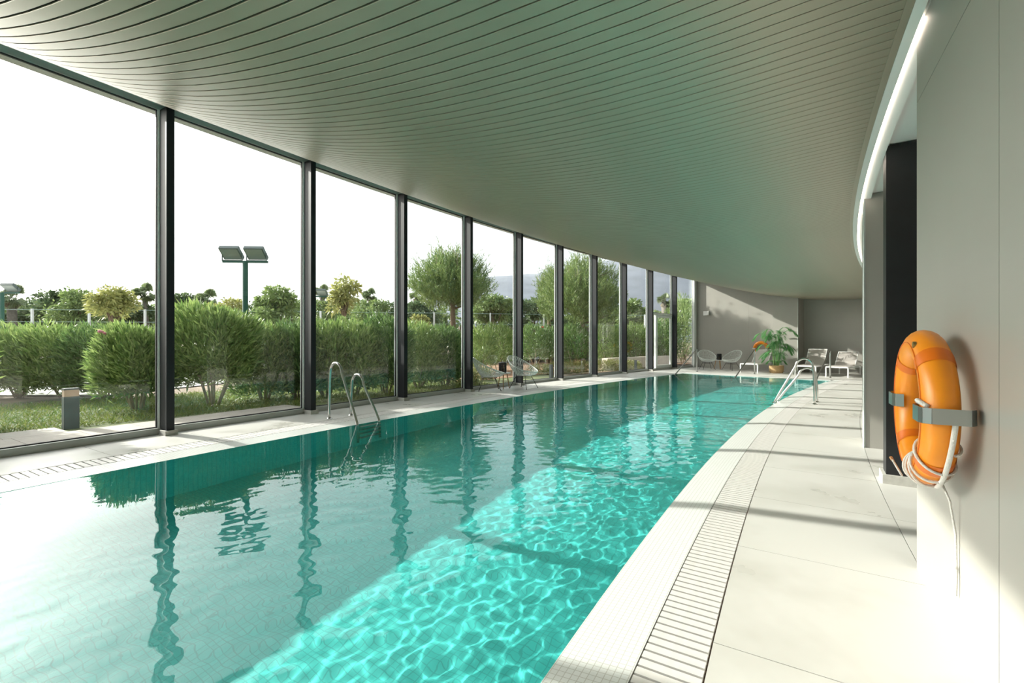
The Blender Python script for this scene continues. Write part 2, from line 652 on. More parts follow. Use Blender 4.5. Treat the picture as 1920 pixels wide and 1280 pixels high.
# how lively the water is: calm near the camera on the facade side, livelier along the right edge and far away
ad = np.degrees(AA)
live = 0.11 + np.clip((63.6 - RR) / 1.8, 0, 1) * 0.70 + np.clip((ad - 31.5) / 4.0, 0, 1) * 0.25
live = np.clip(live, 0.11, 0.95) * np.interp(ad, [31, 34, 38, 46], [1.0, 1.0, 0.62, 0.48])
for lam, amp, cnt in ((1.6, 0.0011, 4), (0.75, 0.00055, 5), (0.42, 0.00026, 6), (0.26, 0.00018, 8), (0.17, 0.00018, 10), (0.115, 0.000125, 11), (0.085, 0.00006, 10)):
    for _ in range(cnt):
        th = wr.uniform(0, 2 * PI)
        if lam < 0.8:
            th = math.radians(-60) + wr.normal(0, 0.75)
        kk = 2 * PI / (lam * wr.uniform(0.8, 1.25))
        ph = wr.uniform(0, 2 * PI)
        warp = 0.35 * np.sin(0.9 * X + 1.3 * Y + ph) + 0.3 * np.sin(1.7 * X - 0.8 * Y + 2 * ph)
        w = np.sin(kk * (X * math.cos(th) + Y * math.sin(th)) + ph + warp * (1.2 if lam < 0.8 else 0.4))
        Hh += amp * w * (live if lam < 1.0 else 0.5 + 0.4 * live)
Zw = WATER_Z + Hh
vs = np.stack([X, Y, Zw], -1).reshape(-1, 3)
i0 = (np.arange(nT - 1)[:, None] * nR + np.arange(nR - 1)[None, :]).ravel()
quads = np.stack([i0, i0 + nR, i0 + nR + 1, i0 + 1], -1)


def np_mesh(name, verts, faces, mats, smooth=True, mi=None):
    me = bpy.data.meshes.new(name)
    nv, nf, k = len(verts), len(faces), faces.shape[1]
    me.vertices.add(nv)
    me.vertices.foreach_set('co', np.ascontiguousarray(verts, dtype=np.float32).ravel())
    me.loops.add(nf * k)
    me.loops.foreach_set('vertex_index', np.ascontiguousarray(faces, dtype=np.int32).ravel())
    me.polygons.add(nf)
    me.polygons.foreach_set('loop_start', np.arange(0, nf * k, k, dtype=np.int32))
    if smooth:
        me.polygons.foreach_set('use_smooth', np.ones(nf, dtype=bool))
    for m in mats:
        me.materials.append(m)
    if mi is not None:
        me.polygons.foreach_set('material_index', np.ascontiguousarray(mi, dtype=np.int32))
    me.update(calc_edges=True)
    me.validate()
    return me


mw, ntw, bw, ow = new_mat('pool_water')
ntw.nodes.remove(bw)
gw = ntw.nodes.new('ShaderNodeBsdfGlass')
gw.inputs['Roughness'].default_value = 0.0
gw.inputs['IOR'].default_value = 1.333
gw.inputs['Color'].default_value = (0.93, 1.0, 0.99, 1)
ntw.links.new(gw.outputs[0], ow.inputs['Surface'])
wm = np_mesh('pool_water', vs, quads, [mw])
if wm.polygons[0].normal.z < 0:
    wm.flip_normals()
water = link('pool_water', wm)
tag(water, 'rippled turquoise water filling the swimming pool', 'water', kind='stuff')
water.cycles.is_caustics_caster = True

# ------------------------------------------------------------------ ceiling: radial champagne slats under a dark plenum
cb = MB()
nS, nAr = 18, 70
Rs = [R_COL + 0.02 - (R_COL + 0.02 - 58.80) * i / nS for i in range(nS + 1)]
for lift, rev in ((0.035, 0), (0.30, 1)):
    for k in range(nAr):
        a0 = A_BACK + (A_END + 0.3 - A_BACK) * k / nAr
        a1 = A_BACK + (A_END + 0.3 - A_BACK) * (k + 1) / nAr
        for i in range(nS):
            q = [P(Rs[i], a0, ceil_z(Rs[i]) + lift), P(Rs[i], a1, ceil_z(Rs[i]) + lift), P(Rs[i + 1], a1, ceil_z(Rs[i + 1]) + lift), P(Rs[i + 1], a0, ceil_z(Rs[i + 1]) + lift)]
            cb.quad(*(q[::-1] if rev else q))
ceiling = struct('ceiling', cb, M_PLENUM, label='curved slatted champagne metal ceiling above the pool')
SL_PITCH = 0.0815
SL_W = 0.0770
R_REF = 62.4
sm = MB()
nseg = 20
Rr = [R_COL + 0.015 - (R_COL + 0.015 - 58.84) * (i / nseg) for i in range(nseg + 1)]
pv = [(R - R_REF, ceil_z(R)) for R in Rr]
# bottom face, then bevelled lips and up-turned edges
prof_x = [(-SL_W / 2 + 0.001, 0.012), (-SL_W / 2, 0.0025), (-SL_W / 2 + 0.0025, 0.0), (SL_W / 2 - 0.0025, 0.0), (SL_W / 2, 0.0025), (SL_W / 2 - 0.001, 0.012)]
vs_, fs_ = [], []
for y, z in pv:
    for x, dz in prof_x:
        vs_.append((x, y, z + dz))
for i in range(nseg):
    for j in range(5):
        a, b = i * 6 + j, i * 6 + j + 1
        fs_.append((a, b, b + 6, a + 6))
sm.add(vs_, fs_)
slat_me = sm.mesh('slat', M_SLAT, smooth=True, angle=30)
a = A_END - SL_PITCH * 0.6
cnt = 0
rest = MB()
while a > A_BACK + 0.2:
    if cnt < 300:
        o = link('slat', slat_me, ceiling)
        o.location = P(R_REF, a, 0)
        o.rotation_euler = (0, 0, heading(a))
    else:
        Rm_ = Matrix.Translation(P(R_REF, a, 0)) @ Matrix.Rotation(heading(a), 4, 'Z')
        rest.add([Rm_ @ Vector(v) for v in vs_], fs_)
    cnt += 1
    a -= SL_PITCH
tag(rest.build('slat_run', M_SLAT, ceiling, smooth=True), kind='stuff')
# inner edge trim, white profile with LED line, shadow channel
EZ = ceil_z(58.80)
tr = MB().arc(58.805, 58.84, A_BACK, A_END, EZ - 0.006, EZ + 0.05, 90)
struct('trim_3', tr, M_SLAT, label='champagne metal edge strip along the inner rim of the ceiling')
struct('trim_4', MB().arc(58.755, 58.804, A_BACK, A_END, EZ - 0.008, EZ + 0.05, 90).arc(58.66, 58.737, A_BACK, A_END, EZ + 0.012, EZ + 0.05, 90), M_WHITE,
       label='white light cove profile beside the slatted ceiling')
led = thing('led_strip', 'glowing warm white LED line along the inner edge of the ceiling', 'light strip', P(58.745, 40, EZ))
base = led.location.copy()
lm = MB().arc(58.738, 58.750, 31.9, A_END - 0.05, EZ - 0.004, EZ + 0.02, 90)
lm.v = [tuple(Vector(v) - base) for v in lm.v]
lm.build('diffuser', M_LED, led)
# white ceiling over the side recess
struct('ceiling_recess', MB().arc(55.9, 58.66, A_BACK, A_END + 0.3, 2.87, 3.1, 90).arc(58.66, 58.80, A_BACK, A_END + 0.3, 2.95, 3.1, 90), M_WHITE,
       label='white plaster ceiling over the side recess')
# roof slab edge outside
struct('roof_eave', MB().arc(66.12, 66.45, A_BACK, A_END + 0.6, 4.27, 4.6, 60).arc(66.45, 66.72, A_BACK, A_END + 0.6, 4.30, 4.6, 60), M_PLINTH, label='concrete roof eave outside the glazing')

# ------------------------------------------------------------------ facade: columns and glazed bays
CW, CD = 0.09, 0.185
ORD = ['first', 'second', 'third', 'fourth', 'fifth', 'sixth', 'seventh', 'eighth', 'ninth', 'tenth']
H_COL = 4.205
for i, a in enumerate(COL_A):
    vis = i - 5
    if vis >= 0:
        lab = f'{ORD[vis]} black steel facade column counted from the left side of the view'
        if vis == 0:
            lab = 'leftmost and nearest black steel facade column standing at the glazing'
        if vis == 9:
            lab = 'farthest black steel facade column, beside the glazed door and end wall'
    else:
        lab = f'black steel facade column behind the viewer, {ORD[-vis - 1]} back'
    am = a - math.degrees(CW / 2 / R_COL)
    t = thing('steel_column', lab, 'column', P(R_COL + CD / 2, am, 0), heading(am), group='black steel columns of the glass facade')
    MB().box((0, 0, 0.06 + (H_COL - 0.06) / 2), (CW, CD, H_COL - 0.06)).build('shaft', M_STEEL_BLACK, t)
    MB().box((0, -0.01, 0.03), (CW + 0.05, CD + 0.05, 0.06)).build('plinth', M_PLINTH, t)

FR = 0.055


def bay(idx, a0, a1, door=False, last=False):
    """glazed bay: aluminium frame, dark gasket, pane"""
    A, B = P(R_GLASS, a0), P(R_GLASS, a1)
    L = (B - A).length
    mid = (A + B) / 2
    rz = math.atan2(B.y - A.y, B.x - A.x)
    w = thing(f'window_{idx}', None, None, mid, rz, kind='structure')
    v_ = idx - 5
    if door:
        w['label'] = 'glazed bay with the garden door at the far end of the facade'
    elif last:
        w['label'] = 'last glazed bay between the farthest column and the end wall'
    elif v_ >= 0:
        w['label'] = f'{ORD[v_]} tall glazed bay of the facade from the left side of the view'
    else:
        w['label'] = f'tall glazed bay of the facade behind the viewer, {ORD[-v_ - 1]} back'
    x0, x1 = -L / 2 + 0.005, L / 2 - 0.005
    top = 4.21
    dd = 0.085
    MB().box((0, -0.01, 0.04), (L, dd + 0.03, 0.08)).build('sill', M_SILL, w)
    MB().box((0, 0, top + 0.03), (L, dd, 0.06)).build('head', M_SILL, w)
    jw = FR if not last else 0.055
    MB().box((x0 + jw / 2, 0, 2.12), (jw, dd, 4.18)).build('jamb', M_ALU, w)
    jr = FR if not last else 0.10
    MB().box((x1 - jr / 2, 0, 2.12), (jr, dd, 4.18)).build('jamb', M_ALU, w)
    if last:
        MB().box((x1 - 0.12, -0.095, 2.10), (0.20, 0.09, 4.18)).build('end_post', M_ALU, w)
    gx0, gx1 = x0 + jw, x1 - jr
    def gasket(xa, xb, za, zb):
        g = MB()
        for c, d in ((((xa + xb) / 2, 0, za + 0.006), (xb - xa, 0.03, 0.012)), (((xa + xb) / 2, 0, zb - 0.006), (xb - xa, 0.03, 0.012)),
                     ((xa + 0.006, 0, (za + zb) / 2), (0.012, 0.03, zb - za)), ((xb - 0.006, 0, (za + zb) / 2), (0.012, 0.03, zb - za))):
            g.box(c, d)
        g.build('gasket', M_GASKET, w)
    def pane(xa, xb, za, zb, parent=w):
        MB().box(((xa + xb) / 2, 0, (za + zb) / 2), (xb - xa, 0.012, zb - za)).build('pane', M_GLASS, parent)
    if not door:
        gasket(gx0, gx1, 0.08, top)
        pane(gx0 + 0.004, gx1 - 0.004, 0.084, top - 0.004)
    else:
        zt = 2.32
        MB().box(((gx0 + gx1) / 2, 0, zt + 0.045), (gx1 - gx0, dd, 0.09)).build('transom', M_ALU, w)
        gasket(gx0, gx1, zt + 0.09, top)
        pane(gx0 + 0.004, gx1 - 0.004, zt + 0.094, top - 0.004)
        # side light and door leaf
        xs = gx0 + (gx1 - gx0) * 0.30
        MB().box((xs, 0, zt / 2 + 0.03), (0.07, dd, zt - 0.06)).build('mullion', M_ALU, w)
        pane(gx0 + 0.004, xs - 0.035, 0.084, zt - 0.002)
        d = thing('door_1', None, None, (0, 0, 0), 0, kind='structure')
        d['label'] = 'aluminium framed glass door to the garden with a pull handle'
        d.location = mid
        d.rotation_euler = (0, 0, rz)
        xa, xb = xs + 0.037, gx1 - 0.003
        s = 0.085
        zb = zt - 0.004
        MB().box((xa + s / 2, 0, (0.083 + zb) / 2), (s, 0.06, zb - 0.083)).build('stile', M_ALU, d)
        MB().box((xb - s / 2, 0, (0.083 + zb) / 2), (s, 0.06, zb - 0.083)).build('stile', M_ALU, d)
        MB().box(((xa + xb) / 2, 0, 0.083 + 0.06), (xb - xa - 2 * s, 0.06, 0.12)).build('bottom_rail', M_ALU, d)
        MB().box(((xa + xb) / 2, 0, zb - 0.05), (xb - xa - 2 * s, 0.06, 0.10)).build('top_rail', M_ALU, d)
        pane(xa + s, xb - s, 0.204, zb - 0.101, d)
        hx = xa + s / 2
        MB().tube([(hx, -0.03, 0.95), (hx, -0.075, 0.95), (hx, -0.075, 1.25), (hx, -0.03, 1.25)], 0.011, 8).build('pull_handle', M_INOX, d, smooth=True)


bounds = [c - math.degrees(CW / 2 / R_COL) for c in COL_A] + [A_END]
n0 = 1
for i in range(len(bounds) - 1):
    bay(i + 1, bounds[i], bounds[i + 1], door=(i == len(bounds) - 3), last=(i == len(bounds) - 2))

# ------------------------------------------------------------------ walls
def panel_wall(name, label, corner_pts, z0, z1, thick, mat, cuts_u=(), cuts_z=()):
    """flat wall between two plan points with slab panels; joints recessed"""
    A, B = Vector(corner_pts[0]), Vector(corner_pts[1])
    L = (B - A).length
    rz = math.atan2(B.y - A.y, B.x - A.x)
    w = thing(name, label, None, A, rz, kind='structure')
    MB().box((L / 2, thick / 2 + 0.004, (z0 + z1) / 2), (L, thick, z1 - z0)).build('core', M_JOINT, w)
    us = [0] + list(cuts_u) + [L]
    zs = [z0] + list(cuts_z) + [z1]
    for i in range(len(us) - 1):
        for j in range(len(zs) - 1):
            u0, u1, za, zb = us[i] + (0.002 if i else 0), us[i + 1] - (0.002 if i < len(us) - 2 else 0), zs[j] + (0.002 if j else 0), zs[j + 1] - (0.002 if j < len(zs) - 2 else 0)
            MB().box(((u0 + u1) / 2, 0.002, (za + zb) / 2), (u1 - u0, 0.012, zb - za)).build('panel', mat, w)
    return w


# local +y of panel_wall points away from the room, so run A->B with the room on the right hand side
panel_wall('wall_end', 'grey porcelain end wall behind the loungers', (P(66.30, A_END), P(62.66, A_END)), 0, 4.4, 0.25, M_WALL, (2.42,), ())
for o in list(COL.objects):
    pass
pil_a = A_END - 0.62
panel_wall('wall_pilaster', 'grey pilaster projecting from the end wall behind the potted palm', (P(62.68, pil_a), P(61.80, pil_a)), 0, 4.4, 0.66, M_WALL)
panel_wall('wall_pilaster_side', 'narrow side face of the grey pilaster', (P(61.80, pil_a), P(61.80, A_END)), 0, 4.4, 0.2, M_WALL)
panel_wall('wall_end_recess', 'grey porcelain end wall right of the pilaster', (P(61.82, A_END), P(56.8, A_END)), 0, 4.4, 0.25, M_WALL, (2.0,), ())
MB().box((0, 0, 0), (0.01, 0.01, 3.0)).v
tc_ = P(61.795, pil_a - 0.008)
struct('trim_5', MB().box((tc_.x, tc_.y, 1.5), (0.014, 0.014, 3.0)), M_CORNER, label='pale corner bead of the pilaster')

# near grey wall on the right with the lifebuoy
NW_A = Vector((2.14, 2.40, 0))
NW_DIR = Vector((-0.526, -0.8505, 0)).normalized()      # along the wall towards and past the camera
panel_wall('wall_right', 'near grey porcelain wall carrying the orange lifebuoy', (NW_A, NW_A + NW_DIR * 6.0), 0, 2.95, 0.18, M_WALL, (1.13, 3.6), (2.455,))
# black return column, pier, recess walls
def radial_block(name, label, R0, R1, a0, a1, z0, z1, mat):
    return struct(name, MB().arc(R0, R1, a0, a1, z0, z1, 3), mat, label=label)


bc = thing('black_pillar', 'broad black pillar on a concrete base behind the orange lifebuoy', 'pillar', P(58.35, 33.90, 0), heading(33.90))
MB().box((0, 0, 0.075 + 1.39), (0.20, 0.62, 2.78)).build('shaft', M_BLACK, bc)
MB().box((0, 0.005, 0.0375), (0.26, 0.66, 0.075)).build('base', M_PLINTH, bc)
pier_a0 = 35.30
radial_block('wall_pier', 'free standing grey wall pier between the black pillar and the far deck', 57.2, 58.72, pier_a0, pier_a0 + 0.55, 0, 2.865, M_WALL)
pc = P(58.722, pier_a0)
struct('trim_6', MB().box((pc.x, pc.y, 1.43), (0.016, 0.016, 2.86)), M_CORNER, label='pale corner bead of the grey wall pier')
radial_block('wall_recess', 'grey back wall of the side recess', 56.4, 56.62, A_BACK, A_END + 0.2, 0, 3.0, M_WALL)
radial_block('wall_inner', 'grey inner wall beyond the pier', 57.9, 58.28, 37.2, A_END, 0, 2.865, M_WALL)
radial_block('wall_back', 'grey wall at the near end of the hall', 56.4, 66.6, A_BACK - 0.3, A_BACK, -0.3, 4.5, M_WALL)

# ------------------------------------------------------------------ lifebuoys
def torus_arc(mb, c, Rm, ra, rb, p0, p1, n, m=20):
    """elliptical tube along an arc in the local xz plane; ra in plane, rb across (y)"""
    vs, fs = [], []
    full = abs(p1 - p0 - 2 * PI) < 1e-6
    cnt = n if full else n + 1
    for i in range(cnt):
        ph = p0 + (p1 - p0) * i / n
        for k in range(m):
            th = 2 * PI * k / m
            r = Rm + ra * math.cos(th)
            vs.append((c[0] + r * math.cos(ph), c[1] + rb * math.sin(th), c[2] + r * math.sin(ph)))
    for i in range(n):
        j = (i + 1) % cnt
        for k in range(m):
            k2 = (k + 1) % m
            fs.append((i * m + k, j * m + k, j * m + k2, i * m + k2))
    return mb.add(vs, fs)


def lifebuoy(label, loc, rz, rope=True, brackets=True):
    t = thing('lifebuoy', label, 'lifebuoy', loc, rz, group='orange lifebuoys of the pool')
    c = (0, -0.098, 0)
    Rm, ra, rb = 0.250, 0.063, 0.056
    body = torus_arc(MB(), c, Rm, ra, rb, 0, 2 * PI, 64).build('ring', M_ORANGE, t, smooth=True, angle=None)
    for k in range(4):
        ph = PI / 4 + k * PI / 2
        b = torus_arc(MB(), c, Rm, ra + 0.0022, rb + 0.0022, ph - 0.10, ph + 0.10, 8).build('band', M_ORANGE_D, body, smooth=True, angle=None)
    # moulding seam round the face of the ring
    MB().tube([(c[0] + (Rm + 0.012) * math.cos(2 * PI * i / 64), c[1] - rb + 0.0006, c[2] + (Rm + 0.012) * math.sin(2 * PI * i / 64)) for i in range(64)], 0.0022, 5, closed=True).build('seam', M_ORANGE_D, body, smooth=True)
    ph = math.radians(64)
    px, pz = (Rm + 0.03) * math.cos(ph), (Rm + 0.03) * math.sin(ph)
    MB().tube([(px, c[1] - rb * 0.80, pz), (px, c[1] - rb * 0.98, pz)], 0.013, 12).build('filler_plug', M_BRASS, body, smooth=True)
    if brackets:
        for sgn in (1, -1):
            xo, xi = sgn * (Rm + ra + 0.016), sgn * (Rm - ra - 0.006)
            yf = c[1] - rb - 0.012
            path = [(sgn * (Rm + 0.01), -0.006, 0), (xo - sgn * 0.03, -0.014, 0), (xo, -0.034, 0), (xo, yf + 0.03, 0), (xo - sgn * 0.01, yf + 0.008, 0), (xo - sgn * 0.03, yf, 0), (xi + sgn * 0.03, yf, 0), (xi + sgn * 0.008, yf + 0.008, 0), (xi, yf + 0.035, 0)]
            mb = MB()
            for p, q in zip(path[:-1], path[1:]):
                mb.bar(p, q, 0.004, 0.056)
            mb.build('bracket', M_INOX_DULL, t)
    if rope:
        rp = MB()
        # rope wound round the lower near side of the ring
        pts = []
        turns = 5
        for i in range(turns * 28 + 1):
            f = i / (turns * 28)
            ph = math.radians(-28 - 66 * f ** 0.8 + 5 * math.sin(f * 17))
            th = 2 * PI * turns * f + 0.6
            r = Rm + (ra + 0.007) * math.cos(th)
            pts.append((c[0] + r * math.cos(ph), c[1] + (rb + 0.007) * math.sin(th), r * math.sin(ph)))
        rp.tube(pts, 0.0052, 6)
        # lazy outer grab line from the bracket down the wall side
        pts = []
        for i in range(30):
            f = i / 29
            ph = math.radians(4 - 96 * f)
            r = Rm + ra * 0.86 + 0.014
            pts.append((r * math.cos(ph), c[1] + 0.030 - 0.012 * math.sin(PI * f), r * math.sin(ph)))
        rp.tube(pts, 0.0085, 7)
        pts = []
        for i in range(16):
            f = i / 15
            ph = math.radians(8 - 16 * f)
            pts.append((Rm * math.cos(ph) - 0.05 + 0.10 * f, c[1] - rb - 0.006 + 0.02 * (2 * f - 1) ** 2, 0.03 + 0.016 * math.sin(PI * f)))
        rp.tube(pts, 0.0085, 7)
        rp.build('grab_rope', M_ROPE, t, smooth=True, angle=None)
        # hanging tail and toggle
        z0 = -(Rm + ra)
        MB().tube([(0.06, -0.055, z0 + 0.02), (0.055, -0.03, z0 - 0.05), (0.05, -0.012, z0 - 0.18), (0.05, -0.01, z0 - 0.30), (0.046, -0.012, z0 - 0.315), (0.052, -0.01, z0 - 0.33), (0.05, -0.01, z0 - 0.42)], [0.004, 0.004, 0.004, 0.004, 0.009, 0.005, 0.003], 6).build('rope_tail', M_ROPE, t, smooth=True, angle=None)
        tg = MB().tube([(-0.02, c[1] - rb - 0.01, z0 + 0.012), (-0.16, c[1] - rb - 0.02, z0 + 0.045)], 0.005, 6).build('toggle', M_ROPE, t, smooth=True, angle=None)
        MB().tube([(-0.158, c[1] - rb - 0.02, z0 + 0.044), (-0.185, c[1] - rb - 0.022, z0 + 0.050)], 0.007, 6).build('toggle_cap', M_WOOD, tg)
    return t


LB_RZ = math.atan2(NW_DIR.y, NW_DIR.x)
lb = NW_A + NW_DIR * 0.68
lifebuoy('large orange lifebuoy with white rope hung on the near grey wall', (lb.x - 0.0035, lb.y + 0.002, 0.935), LB_RZ)
pw = P(63.34, A_END - 0.008)
lifebuoy('small distant orange lifebuoy on the end wall behind the potted palm', (pw.x, pw.y, 0.90), math.atan2((P(62, A_END) - P(63, A_END)).y, (P(62, A_END) - P(63, A_END)).x), rope=False)

# ------------------------------------------------------------------ pool ladders with one tall and one short rail
def ladder(label, loc, rz, tall):
    t = thing('pool_ladder', label, 'ladder', loc, rz, group='stainless pool ladders')
    xe = 0.69
    for s in (-1, 1):
        top = 0.885 if s == tall else 0.685
        y = 0.2 * s
        pts = [(0, y, 0), (0.0, y, 0.25), (0.012, y, top - 0.30)]
        # arch
        x0, x1 = 0.02, 0.30
        for i in range(11):
            f = i / 10
            ang = PI * (1 - f)
            pts.append(((x0 + x1) / 2 + 0.5 * (x1 - x0) * math.cos(ang) + 0.01, y, top - 0.14 + 0.14 * math.sin(ang) - 0.03 * f))
        pts += [(xe - 0.03, y, 0.03), (xe, y, -0.10), (xe + 0.005, y, -0.3), (xe + 0.005, y, -1.15)]
        # smooth the poly line once
        q = [Vector(pts[0])]
        for a_, b_ in zip(pts[:-1], pts[1:]):
            a_, b_ = Vector(a_), Vector(b_)
            q += [a_ * 0.75 + b_ * 0.25, a_ * 0.25 + b_ * 0.75]
        q.append(Vector(pts[-1]))
        MB().tube(q, 0.0215, 12).build('rail', M_INOX, t, smooth=True, angle=None)
        MB().lathe([(0.05, 0.0), (0.05, 0.006), (0.034, 0.012), (0.026, 0.022)], 20, (0, y, 0)).build('flange', M_INOX, t, smooth=True)
    for k in range(4):
        z = -0.14 - 0.25 * k
        s = MB().box((xe + 0.02, 0, z), (0.085, 0.36, 0.022)).build('tread', M_INOX_DULL, t)
    return t


a_l = 33.38
ladder('stainless pool ladder standing at the glazed side of the pool', P(65.44, a_l, 0), heading(a_l) - PI / 2, -1)
a_r = 39.25
ladder('stainless pool ladder standing on the right-hand deck', P(59.43, a_r, 0), heading(a_r) + PI / 2, 1)

# ------------------------------------------------------------------ stair handrails at the far end
def handrail(label, R, a):
    t = thing('handrail', label, 'handrail', P(R, a, 0), heading(a), group='handrails of the pool steps')
    pts = [(0, 0, 0), (0, 0, 0.5), (0, 0, 0.84), (-0.012, 0, 0.885), (-0.05, 0, 0.89), (-0.10, 0, 0.865), (-0.9, 0, 0.455), (-1.82, 0, -0.02), (-2.1, 0, -0.16), (-2.15, 0, -0.25), (-2.15, 0, -1.08)]
    MB().tube(pts, 0.0215, 10).build('rail', M_INOX_DULL, t, smooth=True, angle=None)
    MB().lathe([(0.05, 0.0), (0.05, 0.006), (0.03, 0.016)], 18).build('flange', M_INOX, t, smooth=True)


handrail('stair handrail at the far end of the pool beside the glazing', 64.66, 46.42)
handrail('stair handrail at the far end of the pool before the first lounger', 62.60, 46.60)
handrail('stair handrail at the far end of the pool between the two right loungers', 60.28, 46.62)

# ------------------------------------------------------------------ woven lounge chairs (face local +x)
def make_chair(label, group):
    t = thing('woven_chair', label, 'chair', (0, 0, 0), 0, group)

    def rim(th, off=0.0):
        # tilted egg: back high, front low
        x = -0.02 + 0.40 * math.cos(th)
        y = 0.365 * math.sin(th) * (1.0 - 0.10 * math.cos(th))
        z = 0.595 - 0.20 * math.cos(th) + 0.03 * math.cos(2 * th)
        return Vector((x, y, z))

    def seat(th):
        return Vector((0.0 + 0.19 * math.cos(th), 0.17 * math.sin(th), 0.335 - 0.01 * math.cos(th)))

    MB().tube([rim(2 * PI * i / 48) for i in range(48)], 0.011, 8, closed=True).build('rim', M_WEAVE, t, smooth=True, angle=None)
    wv = MB()
    N = 46
    for fam in (-1, 1):
        for i in range(N):
            th = 2 * PI * i / N
            pts = []
            for k in range(7):
                f = k / 6
                tt = th + fam * 0.30 * f
                a_, b_ = rim(tt), seat(tt)
                p = a_.lerp(b_, f)
                bulge = math.sin(PI * f) * 0.035
                p += Vector((math.cos(tt), math.sin(tt), -0.6)) * bulge
                pts.append(p)
            wv.tube(pts, 0.0042, 4, caps=False)
    tag(wv.build('cord_weave', M_WEAVE, t), kind='stuff')
    st = MB()
    for i in range(8):
        r = 0.185 * (1 - i / 8)
        st.tube([Vector((r * math.cos(2 * PI * k / 20), 0.9 * r * math.sin(2 * PI * k / 20), 0.332 - 0.012 * i / 8)) for k in range(20)], 0.006, 4, closed=True)
    st.build('seat_web', M_WEAVE, t)
    MB().tube([Vector((0.20 * math.cos(2 * PI * k / 24), 0.185 * math.sin(2 * PI * k / 24), 0.315)) for k in range(24)], 0.008, 6, closed=True).build('base_ring', M_RODS, t, smooth=True)
    for sx in (-1, 1):
        for sy in (-1, 1):
            top = Vector((0.14 * sx, 0.13 * sy, 0.318))
            bot = Vector((0.27 * sx, 0.25 * sy, 0.0))
            lg = MB().tube([top, bot], 0.0075, 7).build('leg', M_RODS, t, smooth=True)
            MB().lathe([(0.013, 0), (0.013, 0.014)], 8, bot).build('foot', M_RODS, lg)
    MB().tube([(0.165, -0.155, 0.26), (0.165, 0.155, 0.26)], 0.006, 6).tube([(-0.165, -0.155, 0.26), (-0.165, 0.155, 0.26)], 0.006, 6).tube([(0.165, 0.155, 0.26), (-0.165, 0.155, 0.26)], 0.006, 6).tube([(0.165, -0.155, 0.26), (-0.165, -0.155, 0.26)], 0.006, 6).build('stretcher', M_RODS, t)
    return t


def at(px, Z, z=0.0):
    return Vector(((px - 960) * Z / 853.33, Z, z))


CH = make_chair('white woven lounge chair by the facade columns, left of the small table', 'white woven lounge chairs')
CH.location = at(917, 11.25)
CH.rotation_euler = (0, 0, math.radians(8))
for (px, Z, ang, lab) in ((982, 11.75, -38, 'white woven lounge chair by the facade columns, right of the small table'),
                          (1326, 19.75, -96, 'white woven lounge chair in the far corner beside the end frame of the glazing'),
                          (1371, 19.15, -152, 'white woven lounge chair by the end wall, right of the far small table')):
    c = copy_tree(CH)
    c.location = at(px, Z)
    c.rotation_euler = (0, 0, math.radians(ang))
    c['label'] = lab


def make_table(label):
    t = thing('side_table', label, 'table', (0, 0, 0), 0, 'small round white side tables')
    MB().lathe([(0.19, 0.385), (0.20, 0.392), (0.20, 0.402), (0.19, 0.408)], 28).build('tabletop', M_WHITE_PAINT, t, smooth=True)
    for k in range(3):
        a_ = 2 * PI * k / 3 + 0.5
        MB().tube([(0.10 * math.cos(a_), 0.10 * math.sin(a_), 0.386), (0.17 * math.cos(a_), 0.17 * math.sin(a_), 0)], [0.015, 0.010], 8).build('leg', M_WOOD, t, smooth=True)
    return t


def make_lantern(label):
    t = thing('lantern', label, 'lantern', (0, 0, 0), 0, 'black table lanterns')
    MB().lathe([(0.085, 0), (0.098, 0.012), (0.10, 0.03)], 24).build('base', M_BLACK, t, smooth=True)
    MB().lathe([(0.10, 0.235), (0.098, 0.252), (0.085, 0.264), (0.05, 0.268)], 24).build('lid', M_BLACK, t, smooth=True)
    me = MB().box((0, 0, 0.1325), (0.006, 0.017, 0.21)).mesh('slat', M_BLACK)
    for k in range(24):
        a_ = 2 * PI * k / 24
        o = link('slat', me, t)
        o.location = (0.096 * math.cos(a_), 0.096 * math.sin(a_), 0)
        o.rotation_euler = (0, 0, a_)
    for z in (0.09, 0.15, 0.20):
        MB().tube([(0.096 * math.cos(2 * PI * k / 24), 0.096 * math.sin(2 * PI * k / 24), z) for k in range(24)], 0.005, 5, closed=True).build('hoop', M_BLACK, t)
    MB().lathe([(0.035, 0.03), (0.035, 0.13)], 14).build('candle', M_CANDLE, t, smooth=True)
    return t


TB = make_table('small white side table with wooden legs between the chairs at the facade')
TB.location = at(944, 11.62)
tb2 = copy_tree(TB)
tb2.location = at(1347, 19.65)
tb2['label'] = 'small white side table with wooden legs between the chairs at the end wall'
LN = make_lantern('black slatted lantern on the side table at the facade')
LN.location = at(942.5, 11.60, 0.408)
ln2 = copy_tree(LN)
ln2.location = at(1348.5, 19.6, 0.408)
ln2['label'] = 'black slatted lantern on the far side table at the end wall'

